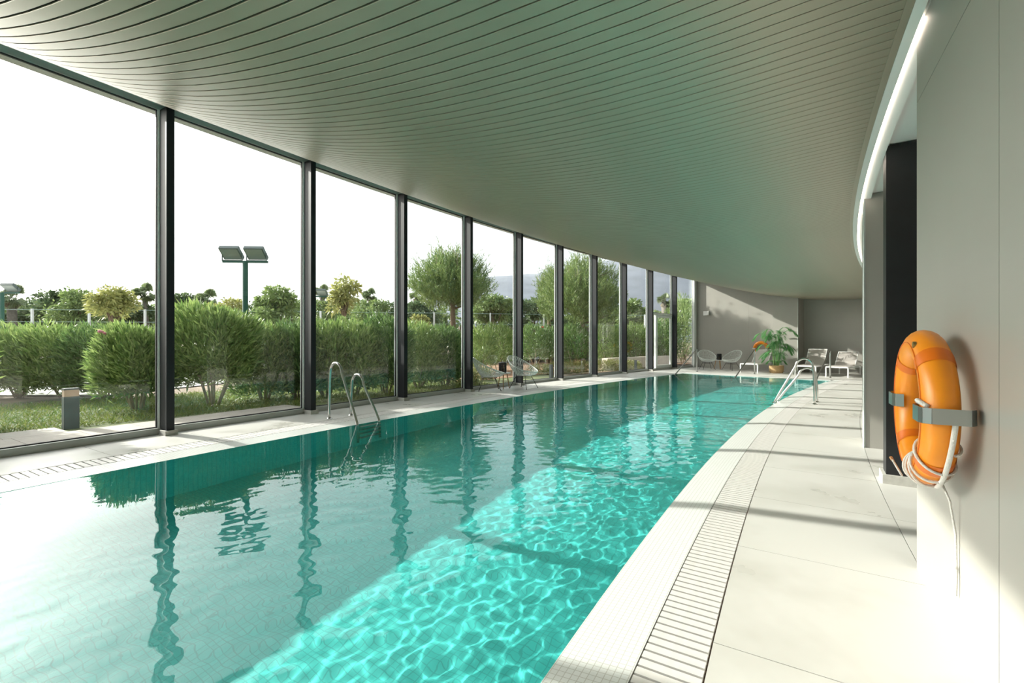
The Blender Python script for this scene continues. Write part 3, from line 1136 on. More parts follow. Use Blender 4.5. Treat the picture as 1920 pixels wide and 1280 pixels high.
# ------------------------------------------------------------------ sun loungers, heads to the end wall (local +x)
def lounger(label, R, a_foot, back_deg):
    t = thing('sun_lounger', label, 'lounger', P(R, a_foot, 0), heading(a_foot), group='white framed sun loungers at the end wall')
    Lh, W, H = 1.90, 0.62, 0.33
    fr = MB()
    for y in (-W / 2, W / 2):
        fr.bar((0, y, H), (Lh, y, H), 0.03, 0.04)
    for x in (0.0, Lh):
        fr.bar((x, -W / 2, H), (x, W / 2, H), 0.03, 0.04)
    fr.build('frame', M_WHITE_PAINT, t)
    for x in (0.0, Lh):
        for y in (-W / 2, W / 2):
            MB().box((x, y, H / 2 - 0.01), (0.036, 0.036, H - 0.02)).build('leg', M_WHITE_PAINT, t)
    xp = 1.16
    MB().box((xp / 2, 0, H + 0.024), (xp - 0.02, W - 0.05, 0.012)).build('seat_sling', M_SLING, t)
    br = math.radians(back_deg)
    Lb = 0.72
    d = Vector((math.cos(br), 0, math.sin(br)))
    p0 = Vector((xp, 0, H + 0.03))
    p1 = p0 + d * Lb
    bk = MB().bar(p0, p1, W - 0.06, 0.012).build('back_sling', M_SLING, t)
    bf = MB()
    for y in (-W / 2 + 0.02, W / 2 - 0.02):
        off = Vector((0, y, 0))
        bf.bar(p0 + off, p1 + off, 0.022, 0.028)
    bf.bar(p1 + Vector((0, -W / 2 + 0.02, 0)), p1 + Vector((0, W / 2 - 0.02, 0)), 0.022, 0.028)
    bf.build('back_frame', M_WHITE_PAINT, t)
    m = p0 + d * Lb * 0.62
    MB().bar(m + Vector((0, -0.2, 0)), (m.x + 0.22, -0.2, H), 0.016, 0.016).bar(m + Vector((0, 0.2, 0)), (m.x + 0.22, 0.2, H), 0.016, 0.016).build('back_prop', M_WHITE_PAINT, t)


lounger('white sun lounger half hidden left of the potted palm', 63.06, 47.28, 44)
lounger('white sun lounger between the potted palm and the rightmost lounger', 61.12, 47.10, 50)
lounger('rightmost white sun lounger with sunlit sling at the end wall', 60.20, 47.10, 40)

# ------------------------------------------------------------------ potted palm
pp = thing('potted_palm', 'green potted palm in a woven basket before the grey pilaster', 'plant', P(62.26, 47.76, 0), 0)
MB().lathe([(0.20, 0.0), (0.235, 0.06), (0.25, 0.18), (0.245, 0.28), (0.235, 0.29), (0.225, 0.27)], 28).build('basket', M_BASKET, pp, smooth=True)
MB().lathe([(0.215, 0.235), (0.2, 0.25)], 20).build('soil', M_SOIL, pp)
pr = random.Random(3)


def frond(base, az, reach, rise, droop, parent, nl=20, ll=0.24, lw=0.026):
    mb = MB()
    pts = []
    n = 14
    for i in range(n + 1):
        f = i / n
        h = reach * f
        z = rise * math.sin(min(1, f * 1.05) * PI * 0.62) - droop * f ** 2.4
        pts.append(Vector(base) + Vector((math.cos(az) * h, math.sin(az) * h, z)))
    mb.tube(pts, [0.006 * (1 - 0.75 * i / n) for i in range(n + 1)], 5)
    for k in range(nl):
        f = 0.22 + 0.78 * k / (nl - 1)
        i = min(int(f * n), n - 1)
        g = f * n - i
        p = pts[i].lerp(pts[i + 1], g)
        d = (pts[i + 1] - pts[i]).normalized()
        side = d.cross(Vector((0, 0, 1))).normalized()
        l = ll * (0.45 + 0.75 * math.sin(PI * (0.12 + 0.80 * (f - 0.22) / 0.78)))
        for s in (-1, 1):
            q = (d * 0.75 + side * s * 0.8 + Vector((0, 0, -0.10 - 0.25 * f))).normalized()
            tip = p + q * l + Vector((0, 0, -0.16 * l))
            mid = p + q * l * 0.45
            up = q.cross(side * s).normalized()
            wv_ = q.cross(Vector((0, 0, 1))).normalized() * lw
            mb.add([p, mid + wv_ * 0.5, tip, mid - wv_ * 0.5], [(0, 1, 2, 3)])
    return mb.build('frond', M_PALM, parent)


for k in range(7):
    a_ = 2 * PI * k / 7 + 0.3
    r0 = pr.uniform(0.02, 0.09)
    hgt = (0.55, 1.40, 0.85, 1.15, 0.7, 1.25, 0.95)[k]
    b0 = Vector((r0 * math.cos(a_), r0 * math.sin(a_), 0.24))
    b1 = b0 + Vector((0.09 * math.cos(a_), 0.09 * math.sin(a_), hgt - 0.24))
    st = MB().tube([b0, b0.lerp(b1, 0.5) + Vector((0.01, 0, 0)), b1], [0.017, 0.014, 0.011], 7).build('cane', M_PALMSTEM, pp, smooth=True)
    for j in range(4):
        az = a_ + (j - 1.5) * 1.5 + pr.uniform(-0.3, 0.3)
        frond(b1, az, pr.uniform(0.40, 0.62), pr.uniform(0.20, 0.50), pr.uniform(0.10, 0.40), pp, nl=16, ll=0.27, lw=0.03)
for j in range(4):
    frond(Vector((0, 0, 0.26)), 1.3 + j * 1.6, 0.34, 0.28, 0.14, pp, nl=12, ll=0.16)

# ------------------------------------------------------------------ small emergency light on the end wall
el = P(65.72, A_END - 0.012, 2.5)
t = thing('emergency_light', 'small white emergency light box high on the end wall by the glazing', 'light', el, heading(A_END))
MB().box((-0.03, 0, 0), (0.06, 0.26, 0.19)).build('housing', M_WHITE_PAINT, t)
MB().box((-0.064, 0, 0), (0.008, 0.23, 0.16)).build('diffuser', M_WHITE_PAINT, t)

# ------------------------------------------------------------------ garden: ground
M_EARTH = plain('dry_earth', (0.20, 0.145, 0.095), 0.95, noise=0.35, scale=1.2, coord='Object')
M_MULCH = plain('bark_mulch', (0.24, 0.135, 0.075), 0.95, noise=0.45, scale=5.0, bump=0.6)
M_LAWN = plain('lawn_soil', (0.10, 0.125, 0.04), 0.95, noise=0.4, scale=2.5)
M_COURT = plain('court_ground', (0.52, 0.52, 0.48), 0.9, noise=0.08, scale=1.0)
M_PAVE = plain('path_slab', (0.37, 0.335, 0.295), 0.75, noise=0.10, scale=3.0)
M_GRASS = leaf_mat('grass_blade', (0.10, 0.17, 0.030), (0.26, 0.28, 0.075), 0.6, 0.3)
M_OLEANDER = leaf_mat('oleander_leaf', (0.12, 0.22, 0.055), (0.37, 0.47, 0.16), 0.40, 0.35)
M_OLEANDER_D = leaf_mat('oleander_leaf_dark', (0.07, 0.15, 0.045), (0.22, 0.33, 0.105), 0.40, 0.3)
M_SHRUB = leaf_mat('dry_shrub_leaf', (0.14, 0.17, 0.05), (0.30, 0.30, 0.10), 0.6, 0.3)
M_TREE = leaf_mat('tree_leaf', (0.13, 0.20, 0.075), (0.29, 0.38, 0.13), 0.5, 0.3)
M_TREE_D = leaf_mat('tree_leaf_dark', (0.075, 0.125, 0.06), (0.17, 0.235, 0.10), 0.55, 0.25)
M_TREE_Y = leaf_mat('tree_leaf_yellow', (0.24, 0.27, 0.085), (0.44, 0.43, 0.15), 0.5, 0.35)
M_PINE = leaf_mat('pine_needle', (0.10, 0.17, 0.055), (0.29, 0.37, 0.12), 0.5, 0.25)
M_FAN = leaf_mat('fan_palm_leaf', (0.12, 0.17, 0.075), (0.25, 0.31, 0.14), 0.5, 0.25)
M_DEADFROND = leaf_mat('dead_frond', (0.22, 0.18, 0.12), (0.36, 0.31, 0.21), 0.8, 0.15)
M_BARK = plain('bark', (0.16, 0.11, 0.075), 0.9, noise=0.3, scale=6)
M_PALMBARK = plain('palm_bark', (0.17, 0.15, 0.125), 0.9, noise=0.25, scale=5)
M_BARK_PALE = plain('pale_stem', (0.40, 0.33, 0.24), 0.85, noise=0.2, scale=9)
M_PINK = plain('pink_petal', (0.85, 0.33, 0.45), 0.6)
M_RED = plain('red_petal', (0.70, 0.02, 0.03), 0.6)
M_WPETAL = plain('white_petal', (0.85, 0.85, 0.80), 0.6)
M_GREENPOLE = plain('green_painted_steel', (0.012, 0.085, 0.060), 0.4)
M_FLOODBODY = plain('flood_housing', (0.10, 0.13, 0.125), 0.45)
M_FLOODLENS = plain('flood_lens', (0.30, 0.34, 0.33), 0.12)
M_BOLLARD = plain('bollard_grey', (0.075, 0.088, 0.092), 0.45, noise=0.1, scale=4)
M_DIFF = plain('bollard_diffuser', (0.50, 0.36, 0.26), 0.5)
M_POST = plain('fence_post', (0.72, 0.74, 0.73), 0.5)
M_WIRE = plain('fence_wire', (0.25, 0.36, 0.33), 0.5)
M_STONE = plain('dry_stone', (0.13, 0.105, 0.085), 0.9, noise=0.35, scale=5, bump=0.4)
M_PLANTER = plain('beige_render', (0.66, 0.58, 0.48), 0.8, noise=0.06, scale=4)
M_MOUNT = plain('mountain_haze_tint', (0.20, 0.222, 0.255), 1.0, noise=0.12, scale=0.012)  # blue grey of distance haze is painted into the rock's base colour
M_HILL = plain('far_hill', (0.22, 0.26, 0.20), 1.0, noise=0.2, scale=0.05)

gr = MB()
rad = [66.46, 70, 80, 110, 200, 500, 1400]
for k in range(60):
    a0, a1 = -40 + 200 * k / 60, -40 + 200 * (k + 1) / 60
    for r0, r1 in zip(rad[:-1], rad[1:]):
        gr.quad(P(r0, a0, -0.08), P(r0, a1, -0.08), P(r1, a1, -0.08), P(r1, a0, -0.08))
struct('ground', gr, M_EARTH, label='dry earth of the garden outside')
# hall stands on its own raft, so no earth shows inside
lawn = MB()
for k in range(40):
    a0, a1 = 22 + 20 * k / 40, 22 + 20 * (k + 1) / 40
    lawn.quad(P(66.5, a0, -0.045), P(66.5, a1, -0.045), P(71.6, a1, -0.045), P(71.6, a0, -0.045))
struct('lawn_ground', lawn, M_LAWN, label='patchy lawn strip outside the glazing')
mul = MB()
for k in range(30):
    a0, a1 = 38.6 + 14 * k / 30, 38.6 + 14 * (k + 1) / 30
    mul.quad(P(68.4, a0, -0.038), P(68.4, a1, -0.038), P(77, a1, -0.02), P(77, a0, -0.02))
struct('mulch_bed', mul, M_MULCH, label='brown bark mulch bed in the garden')
crt = MB().quad((-40, 10.6, -0.05), (-9.5, 10.6, -0.05), (-6.0, 24, -0.05), (-40, 22, -0.05))
struct('court_ground', crt, M_COURT, label='pale court ground behind the oleander hedge')

path = struct('garden_path', MB().arc(66.46, 67.05, A_BACK, 50.5, -0.2, -0.03, 60), M_BED, label='pale slab path along the outside of the glazing')


def path_slabs(R0, R1, a0, a1, step):
    me = slab_mesh(R0, R1, step, 0.006).mesh('slab', M_PAVE)
    a = a0
    while a < a1:
        o = link('slab', me, path)
        o.location = (CX, CY, -0.012)
        o.rotation_euler = (0, 0, -math.radians(a))
        a += step


path_slabs(66.46, 67.03, 24, 50, math.degrees(0.6 / 66.7))
path_slabs(67.03, 67.62, 24, 33.6, math.degrees(0.6 / 67.3))
path_slabs(67.62, 68.2, 24, 31.0, math.degrees(0.6 / 67.9))

# ------------------------------------------------------------------ leaves by the thousand, as one foliage mesh per plant
def leaf_geo(p, d, L, W, fold=0.0):
    n = len(p)
    d = d / np.linalg.norm(d, axis=1, keepdims=True)
    r = RNG.normal(size=(n, 3))
    s = np.cross(d, r)
    s /= np.linalg.norm(s, axis=1, keepdims=True) + 1e-9
    L = np.asarray(L).reshape(-1, 1) * np.ones((n, 1))
    W = np.asarray(W).reshape(-1, 1) * np.ones((n, 1))
    mid = p + d * L * 0.45
    tip = p + d * L
    tip[:, 2:3] -= L * fold
    v = np.stack([p, mid + s * W / 2, tip, mid - s * W / 2], 1).reshape(-1, 3)
    f = (np.arange(n)[:, None] * 4 + np.arange(4)[None, :])
    return v, f


def foliage(name, chunks, mat, parent):
    vs, fs, o = [], [], 0
    for v, f in chunks:
        vs.append(v)
        fs.append(f + o)
        o += len(v)
    me = np_mesh(name, np.concatenate(vs), np.concatenate(fs), [mat], smooth=False)
    return link(name, me, parent)


def blob_points(n, rx, ry, z0, z1, lumps=0.085, shell=3.2):
    u = RNG.normal(size=(n, 3))
    u /= np.linalg.norm(u, axis=1, keepdims=True)
    r = RNG.uniform(0, 1, n) ** (1 / shell)
    lump = 1 + lumps * (np.sin(5 * u[:, 0] + 3 * u[:, 2]) + np.sin(6 * u[:, 1] - 4 * u[:, 2] + 1))
    cz, hz = (z0 + z1) / 2, (z1 - z0) / 2
    # squarer than an ellipsoid
    sq = np.sign(u) * np.abs(u) ** 0.75
    q = sq * (r * lump)[:, None] * np.array([rx, ry, hz]) + np.array([0, 0, cz])
    return q, u


def bush(label, x, y, rx, ry, z0, z1, n, mat=None, leaf=(0.13, 0.022), stems=7, name='oleander_bush', cat='bush', group=None, flowers=None, upright=0.7, stem_mat=None):
    t = thing(name, label, cat, (x, y, -0.045), 0, group)
    q, u = blob_points(n, rx, ry, z0, z1)
    d = u * np.array([0.75, 0.75, 0.4]) + np.array([0, 0, upright]) + RNG.normal(size=(n, 3)) * 0.38
    foliage('foliage', [leaf_geo(q, d, leaf[0] * RNG.uniform(0.7, 1.25, n), leaf[1] * RNG.uniform(0.8, 1.2, n))], mat or M_OLEANDER, t)
    for k in range(stems):
        a = 2 * PI * k / stems + random.uniform(-0.3, 0.3)
        r = random.uniform(0.4, 0.75)
        p1 = Vector((rx * r * math.cos(a), ry * r * math.sin(a), z0 + (z1 - z0) * random.uniform(0.3, 0.55)))
        p0 = Vector((0.07 * math.cos(a), 0.07 * math.sin(a), -0.02))
        m = p0.lerp(p1, 0.5) + Vector((0, 0, 0.06))
        MB().tube([p0, m, p1], [0.021, 0.016, 0.009], 6).build('stem', stem_mat or M_BARK_PALE, t, smooth=True, angle=None)
    for (fx, fy, fz, fm) in flowers or ():
        fl = MB()
        for k in range(7):
            a = 2 * PI * k / 7
            c = Vector((fx, fy, fz)) + Vector((0.035 * math.cos(a), 0.035 * math.sin(a), random.uniform(-0.02, 0.03)))
            fl.lathe([(0.006, -0.02), (0.026, 0.0), (0.024, 0.012), (0.004, 0.016)], 7, c)
        fl.build('flower', fm, t, smooth=True)
    return t


HG = 'oleander bushes of the garden hedge'
hedge = [
    # px, Z, rx, top, n, dark, label
    (-70, 10.0, 0.95, 1.66, 5200, 0, 'oleander hedge bush cut off by the left edge of the view'),
    (35, 10.4, 0.85, 1.70, 5600, 0, 'oleander hedge bush at the far left behind the bollard light'),
    (120, 10.3, 0.80, 1.69, 5600, 0, 'oleander hedge bush directly behind the grey bollard light'),
    (200, 10.1, 0.75, 1.68, 5200, 1, 'dense oleander hedge bush behind the bush with a pink flower'),
    (258, 8.25, 0.58, 1.60, 6500, 0, 'rounded oleander bush with one pink flower left of the first column'),
    (400, 8.75, 0.76, 2.00, 9000, 0, 'tallest oleander bush with bare pale stems behind the second window'),
    (497, 9.7, 0.62, 1.72, 5600, 0, 'oleander bush just right of the tall bush in the second window'),
    (560, 9.9, 0.55, 1.72, 5200, 1, 'dark oleander bush behind the second facade column'),
    (612, 10.2, 0.55, 1.76, 5200, 0, 'oleander bush at the left side of the third window'),
    (664, 10.5, 0.60, 1.80, 5200, 0, 'oleander bush in the middle of the third window'),
    (724, 10.9, 0.60, 1.92, 5600, 1, 'dark tall oleander bush at the right side of the third window'),
    (785, 12.2, 0.66, 1.82, 5600, 0, 'oleander bush at the left side of the fourth window'),
    (834, 12.7, 0.60, 1.74, 5200, 1, 'oleander bush at the right side of the fourth window beside the pine trunk'),
]
hedge += [(-122, 6.3, 0.50, 2.20, 3600, 0, 'near oleander bush just outside the left edge of the view'),
          (-400, 5.3, 0.7, 2.15, 4200, 1, 'second oleander bush outside the left edge of the view')]
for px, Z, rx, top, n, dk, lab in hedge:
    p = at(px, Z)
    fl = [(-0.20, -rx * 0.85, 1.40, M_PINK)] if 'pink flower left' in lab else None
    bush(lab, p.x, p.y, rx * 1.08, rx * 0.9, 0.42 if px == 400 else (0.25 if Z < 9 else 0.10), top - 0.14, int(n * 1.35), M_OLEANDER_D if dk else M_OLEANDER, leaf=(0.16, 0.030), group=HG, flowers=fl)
beds = [
    (905, 17.5, 0.55, 0.20, 1.75, 2600, 0, 'pale oleander bush at the left side of the fifth window'),
    (934, 19.5, 0.75, 0.25, 1.95, 3000, 0, 'oleander bush before the dry stone wall in the fifth window'),
    (1003, 23.0, 0.85, 0.30, 2.05, 3000, 1, 'oleander bush with a red flower in the sixth window'),
    (1030, 24.0, 0.70, 0.20, 2.00, 2600, 1, 'dark oleander bush under the pine at the edge of the sixth window'),
    (1076, 22.5, 0.75, 0.25, 2.05, 3000, 1, 'dark green bush under the large pine in the seventh window'),
    (1138, 24.5, 0.85, 0.25, 2.10, 3000, 0, 'pale bush under the large pine in the eighth window'),
    (1164, 25.5, 0.60, 0.20, 2.10, 2400, 1, 'dark bush beside the eighth facade column'),
    (1192, 25.0, 0.80, 0.25, 2.15, 3000, 0, 'bushy shrub in the ninth window before the fence'),
    (1248, 25.0, 0.85, 0.30, 2.45, 3200, 1, 'dark leafy bush behind the glass door'),
    (1281, 25.4, 0.95, 0.20, 3.75, 4200, 0, 'tall white flowering oleander behind the last window by the end wall'),
]
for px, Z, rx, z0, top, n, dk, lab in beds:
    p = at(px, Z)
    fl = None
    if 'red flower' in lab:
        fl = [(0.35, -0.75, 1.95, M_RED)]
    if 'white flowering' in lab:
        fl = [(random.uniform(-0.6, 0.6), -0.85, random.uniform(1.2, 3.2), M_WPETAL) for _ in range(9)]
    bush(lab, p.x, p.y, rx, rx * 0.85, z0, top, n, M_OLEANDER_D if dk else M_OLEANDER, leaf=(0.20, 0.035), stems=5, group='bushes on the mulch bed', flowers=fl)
low = [(872, 13.0, 0.35, 'rounded low shrub at the foot of the fourth column'), (897, 14.5, 0.38, 'low green shrub behind the left woven chair'),
       (1014, 17.2, 0.34, 'low dry shrub left of the dark bollard'), (1047, 18.2, 0.36, 'low dry shrub right of the dark bollard'),
       (1074, 17.6, 0.40, 'low yellowish shrub at the left of the seventh window'), (1096, 18.0, 0.42, 'low green shrub in the seventh window'),
       (1132, 19.0, 0.40, 'low yellowish shrub in the eighth window'), (1155, 19.2, 0.42, 'low green shrub beside the eighth column'),
       (1184, 19.7, 0.36, 'low shrub in the ninth window')]
for px, Z, r, lab in low:
    p = at(px, Z)
    bush(lab, p.x, p.y, r * 1.25, r, -0.02, r * 1.05, 1100, M_SHRUB, leaf=(0.12, 0.02), stems=0, name='low_shrub', cat='shrub', group='low shrubs beside the path')

# grass
def edge_R(a):
    return np.interp(a, [24, 30.6, 33, 36, 40], [68.3, 68.25, 67.7, 67.08, 67.05])


ng = 42000
aa = RNG.uniform(27.0, 38.6, ng)
rr = edge_R(aa) + RNG.uniform(0, 1, ng) ** 1.2 * 4.0
keep = np.sin(aa * 41) * np.sin(rr * 5.3) + RNG.uniform(-1, 1, ng) > -0.75
aa, rr = aa[keep], rr[keep]
gp = np.stack([CX - rr * np.cos(np.radians(aa)), CY + rr * np.sin(np.radians(aa)), np.full_like(aa, -0.05)], 1)
gd = RNG.normal(size=gp.shape) * np.array([0.55, 0.55, 0.1]) + np.array([0, 0, 1.0])
gv, gf = leaf_geo(gp, gd, RNG.uniform(0.06, 0.17, len(gp)), RNG.uniform(0.008, 0.014, len(gp)), fold=0.25)
gobj = link('lawn_grass', np_mesh('lawn_grass', gv, gf, [M_GRASS], smooth=False))
tag(gobj, 'sunlit patchy grass between the path and the hedge', 'grass', kind='stuff')

# ------------------------------------------------------------------ trees
def tree(label, px, Z, ytop, width, mat, trunk_r=0.10, crown=0.62, n=3400, leaf=(0.22, 0.10), name='broadleaf_tree', clumps=9, ybot=None, seed=0, feather=False):
    r = random.Random(seed + int(px))
    p = at(px, Z)
    H = 1.2 + (640 - ytop) * Z / 853.33
    t = thing(name, label, 'tree', (p.x, p.y, -0.08), 0, group='trees beyond the hedge')
    rw = width * Z / 853.33 / 2
    zc = H * (1 - crown)
    tk = MB().tube([(0, 0, 0), (r.uniform(-.1, .1), r.uniform(-.1, .1), zc), (r.uniform(-.2, .2), 0, H * 0.8)], [trunk_r, trunk_r * 0.75, trunk_r * 0.3], 8).build('trunk', M_BARK, t, smooth=True, angle=None)
    chunks = []
    for k in range(clumps):
        a = 2 * PI * k / clumps + r.uniform(-.4, .4)
        rad = rw * r.uniform(0.25, 0.72)
        cz = zc + (H - zc) * r.uniform(0.15, 0.80)
        if k == 0:
            rad, cz = rw * 0.1, H - (H - zc) * 0.22
        c = np.array([rad * math.cos(a), rad * math.sin(a), cz])
        cr = rw * r.uniform(0.34, 0.52)
        nn = n // clumps
        q, u = blob_points(nn, cr, cr, -cr * 0.62, cr * 0.62, 0.15, 2.4)
        q = q + c
        q[:, 2] = np.minimum(q[:, 2], H)
        d = u * 0.8 + RNG.normal(size=(nn, 3)) * 0.6 + (np.array([0, 0, 0.2]))
        chunks.append(leaf_geo(q, d, leaf[0] * RNG.uniform(0.6, 1.3, nn), leaf[1] * RNG.uniform(0.7, 1.2, nn), fold=0.2))
        MB().tube([(0, 0, zc * 0.85), tuple((c * np.array([0.5, 0.5, 0])) + np.array([0, 0, (zc + cz) / 2])), tuple(c)], [trunk_r * 0.5, trunk_r * 0.3, 0.015], 5).build('branch', M_BARK, t, smooth=True, angle=None)
    foliage('crown', chunks, mat, t)
    return t


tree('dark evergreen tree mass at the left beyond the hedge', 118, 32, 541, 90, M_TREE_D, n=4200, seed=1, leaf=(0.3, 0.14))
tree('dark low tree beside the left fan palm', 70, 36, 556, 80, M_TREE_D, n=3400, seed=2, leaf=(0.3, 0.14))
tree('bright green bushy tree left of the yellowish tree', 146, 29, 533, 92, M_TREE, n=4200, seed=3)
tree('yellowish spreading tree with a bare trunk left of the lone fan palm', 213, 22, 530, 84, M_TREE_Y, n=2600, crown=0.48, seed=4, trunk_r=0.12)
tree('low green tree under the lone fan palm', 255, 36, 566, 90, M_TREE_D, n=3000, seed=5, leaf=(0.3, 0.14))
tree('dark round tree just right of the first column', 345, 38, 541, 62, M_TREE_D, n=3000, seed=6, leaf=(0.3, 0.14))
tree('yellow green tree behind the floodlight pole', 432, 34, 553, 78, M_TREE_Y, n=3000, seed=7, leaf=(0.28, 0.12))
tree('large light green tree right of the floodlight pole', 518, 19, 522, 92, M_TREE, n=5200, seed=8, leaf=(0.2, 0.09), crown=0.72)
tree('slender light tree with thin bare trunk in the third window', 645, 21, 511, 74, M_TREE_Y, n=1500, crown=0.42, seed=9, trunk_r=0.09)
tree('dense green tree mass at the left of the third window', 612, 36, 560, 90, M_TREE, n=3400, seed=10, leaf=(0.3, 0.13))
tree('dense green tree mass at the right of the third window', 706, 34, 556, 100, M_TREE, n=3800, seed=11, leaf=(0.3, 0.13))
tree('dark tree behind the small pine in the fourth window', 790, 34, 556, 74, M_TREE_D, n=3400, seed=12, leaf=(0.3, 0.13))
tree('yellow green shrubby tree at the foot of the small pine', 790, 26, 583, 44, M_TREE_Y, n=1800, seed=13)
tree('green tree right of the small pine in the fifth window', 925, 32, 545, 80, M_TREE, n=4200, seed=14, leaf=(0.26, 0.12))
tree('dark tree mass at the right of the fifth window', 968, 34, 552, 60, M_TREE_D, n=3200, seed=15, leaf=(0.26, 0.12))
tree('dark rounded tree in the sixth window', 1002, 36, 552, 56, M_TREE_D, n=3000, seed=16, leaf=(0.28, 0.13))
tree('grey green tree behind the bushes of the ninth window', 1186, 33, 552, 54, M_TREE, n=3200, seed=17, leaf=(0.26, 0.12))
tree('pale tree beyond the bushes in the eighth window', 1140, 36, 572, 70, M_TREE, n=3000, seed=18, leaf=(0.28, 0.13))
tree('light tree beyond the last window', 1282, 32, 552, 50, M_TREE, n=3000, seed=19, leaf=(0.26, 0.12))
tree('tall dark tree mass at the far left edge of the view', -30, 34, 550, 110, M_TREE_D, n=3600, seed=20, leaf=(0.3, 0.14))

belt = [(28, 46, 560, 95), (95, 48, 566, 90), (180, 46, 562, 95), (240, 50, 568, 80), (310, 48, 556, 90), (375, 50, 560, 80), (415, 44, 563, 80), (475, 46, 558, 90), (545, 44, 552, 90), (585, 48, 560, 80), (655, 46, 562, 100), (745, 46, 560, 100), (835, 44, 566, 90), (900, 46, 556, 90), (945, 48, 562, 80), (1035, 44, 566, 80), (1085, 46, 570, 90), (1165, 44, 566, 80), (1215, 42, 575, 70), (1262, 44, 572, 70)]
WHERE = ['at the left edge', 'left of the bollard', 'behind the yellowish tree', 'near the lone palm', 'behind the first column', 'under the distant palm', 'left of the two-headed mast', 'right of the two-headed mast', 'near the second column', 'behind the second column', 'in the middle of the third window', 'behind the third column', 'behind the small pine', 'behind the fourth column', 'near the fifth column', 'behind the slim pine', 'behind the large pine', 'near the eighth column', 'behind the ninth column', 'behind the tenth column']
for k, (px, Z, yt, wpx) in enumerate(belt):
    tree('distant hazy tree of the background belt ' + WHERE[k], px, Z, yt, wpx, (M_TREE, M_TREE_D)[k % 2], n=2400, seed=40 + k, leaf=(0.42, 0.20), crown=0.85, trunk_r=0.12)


def pine(label, px, Z, ytop, width, zc, seed, n=1500, lean=0.0):
    r = np.random.default_rng(seed)
    p = at(px, Z)
    H = 1.2 + (640 - ytop) * Z / 853.33
    t = thing('pine_tree', label, 'tree', (p.x, p.y, -0.08), 0, group='pines in the garden')
    rw = width * Z / 853.33 / 2
    MB().tube([(lean, 0, 0), (lean * 0.6, 0, zc), (0, 0, H * 0.9)], [0.14, 0.11, 0.03], 9).build('trunk', M_BARK, t, smooth=True, angle=None)
    u = r.normal(size=(n, 3))
    u /= np.linalg.norm(u, axis=1, keepdims=True)
    rad = r.uniform(0, 1, n) ** (1 / 2.6)
    lump = 1 + 0.16 * np.sin(4 * np.arctan2(u[:, 1], u[:, 0]) + 5 * u[:, 2]) + 0.10 * np.sin(9 * u[:, 2] + 3 * u[:, 0])
    hz = (H * 0.92 - zc) / 2
    base = u * (rad * lump)[:, None] * np.array([rw, rw, hz]) + np.array([0, 0, zc + hz])
    flat = 1 - 0.35 * np.clip((base[:, 2] - zc - hz) / hz, 0, 1)
    base[:, :2] *= flat[:, None]
    dirs = u * np.array([0.55, 0.55, 0.15]) + np.array([0, 0, 0.85]) + r.normal(size=(n, 3)) * 0.2
    dirs /= np.linalg.norm(dirs, axis=1, keepdims=True)
    sl = r.uniform(0.22, 0.5, n)
    top = (base[:, 2] > zc + hz * 1.25)
    sl[top] *= r.uniform(1.0, 1.9, top.sum())
    m = 16
    f = np.tile(np.linspace(0.05, 1.0, m), n)
    P0 = np.repeat(base, m, 0) + np.repeat(dirs, m, 0) * (f * np.repeat(sl, m))[:, None]
    rd = r.normal(size=(n * m, 3))
    D = np.repeat(dirs, m, 0) * 0.85 + rd * 0.42
    foliage('needles', [leaf_geo(P0, D, 0.18 * r.uniform(0.7, 1.2, n * m), 0.024)], M_PINE, t)
    # candles: pale upright shoot tips
    cd = MB()
    idx = np.where(top)[0][:26]
    for i in idx:
        a = Vector(base[i] + dirs[i] * sl[i] * 0.8)
        cd.tube([a, a + Vector((0, 0, float(r.uniform(0.22, 0.45))))], [0.014, 0.006], 4)
    cd.build('shoot_tips', M_DEADFROND, t)
    for k in range(14):
        a = 2 * PI * k / 14 * 2.4
        z = zc + (H - zc) * (0.04 + 0.72 * k / 14)
        q = Vector((rw * 0.75 * math.cos(a), rw * 0.75 * math.sin(a), z + 0.5))
        MB().tube([(0, 0, z), q * 0.5 + Vector((0, 0, z * 0.5)), q], [0.05, 0.035, 0.012], 5).build('branch', M_BARK, t, smooth=True, angle=None)


pine('small rounded pine with upright shoots seen through the fourth and fifth windows', 845, 19.5, 468, 140, 2.5, 1, 2400, lean=0.15)
pine('large pine seen through the seventh and eighth windows', 1092, 22.6, 480, 146, 2.0, 2, 3000)
pine('slim pine at the right edge of the sixth window', 1030, 26.0, 497, 40, 2.2, 3, 800)


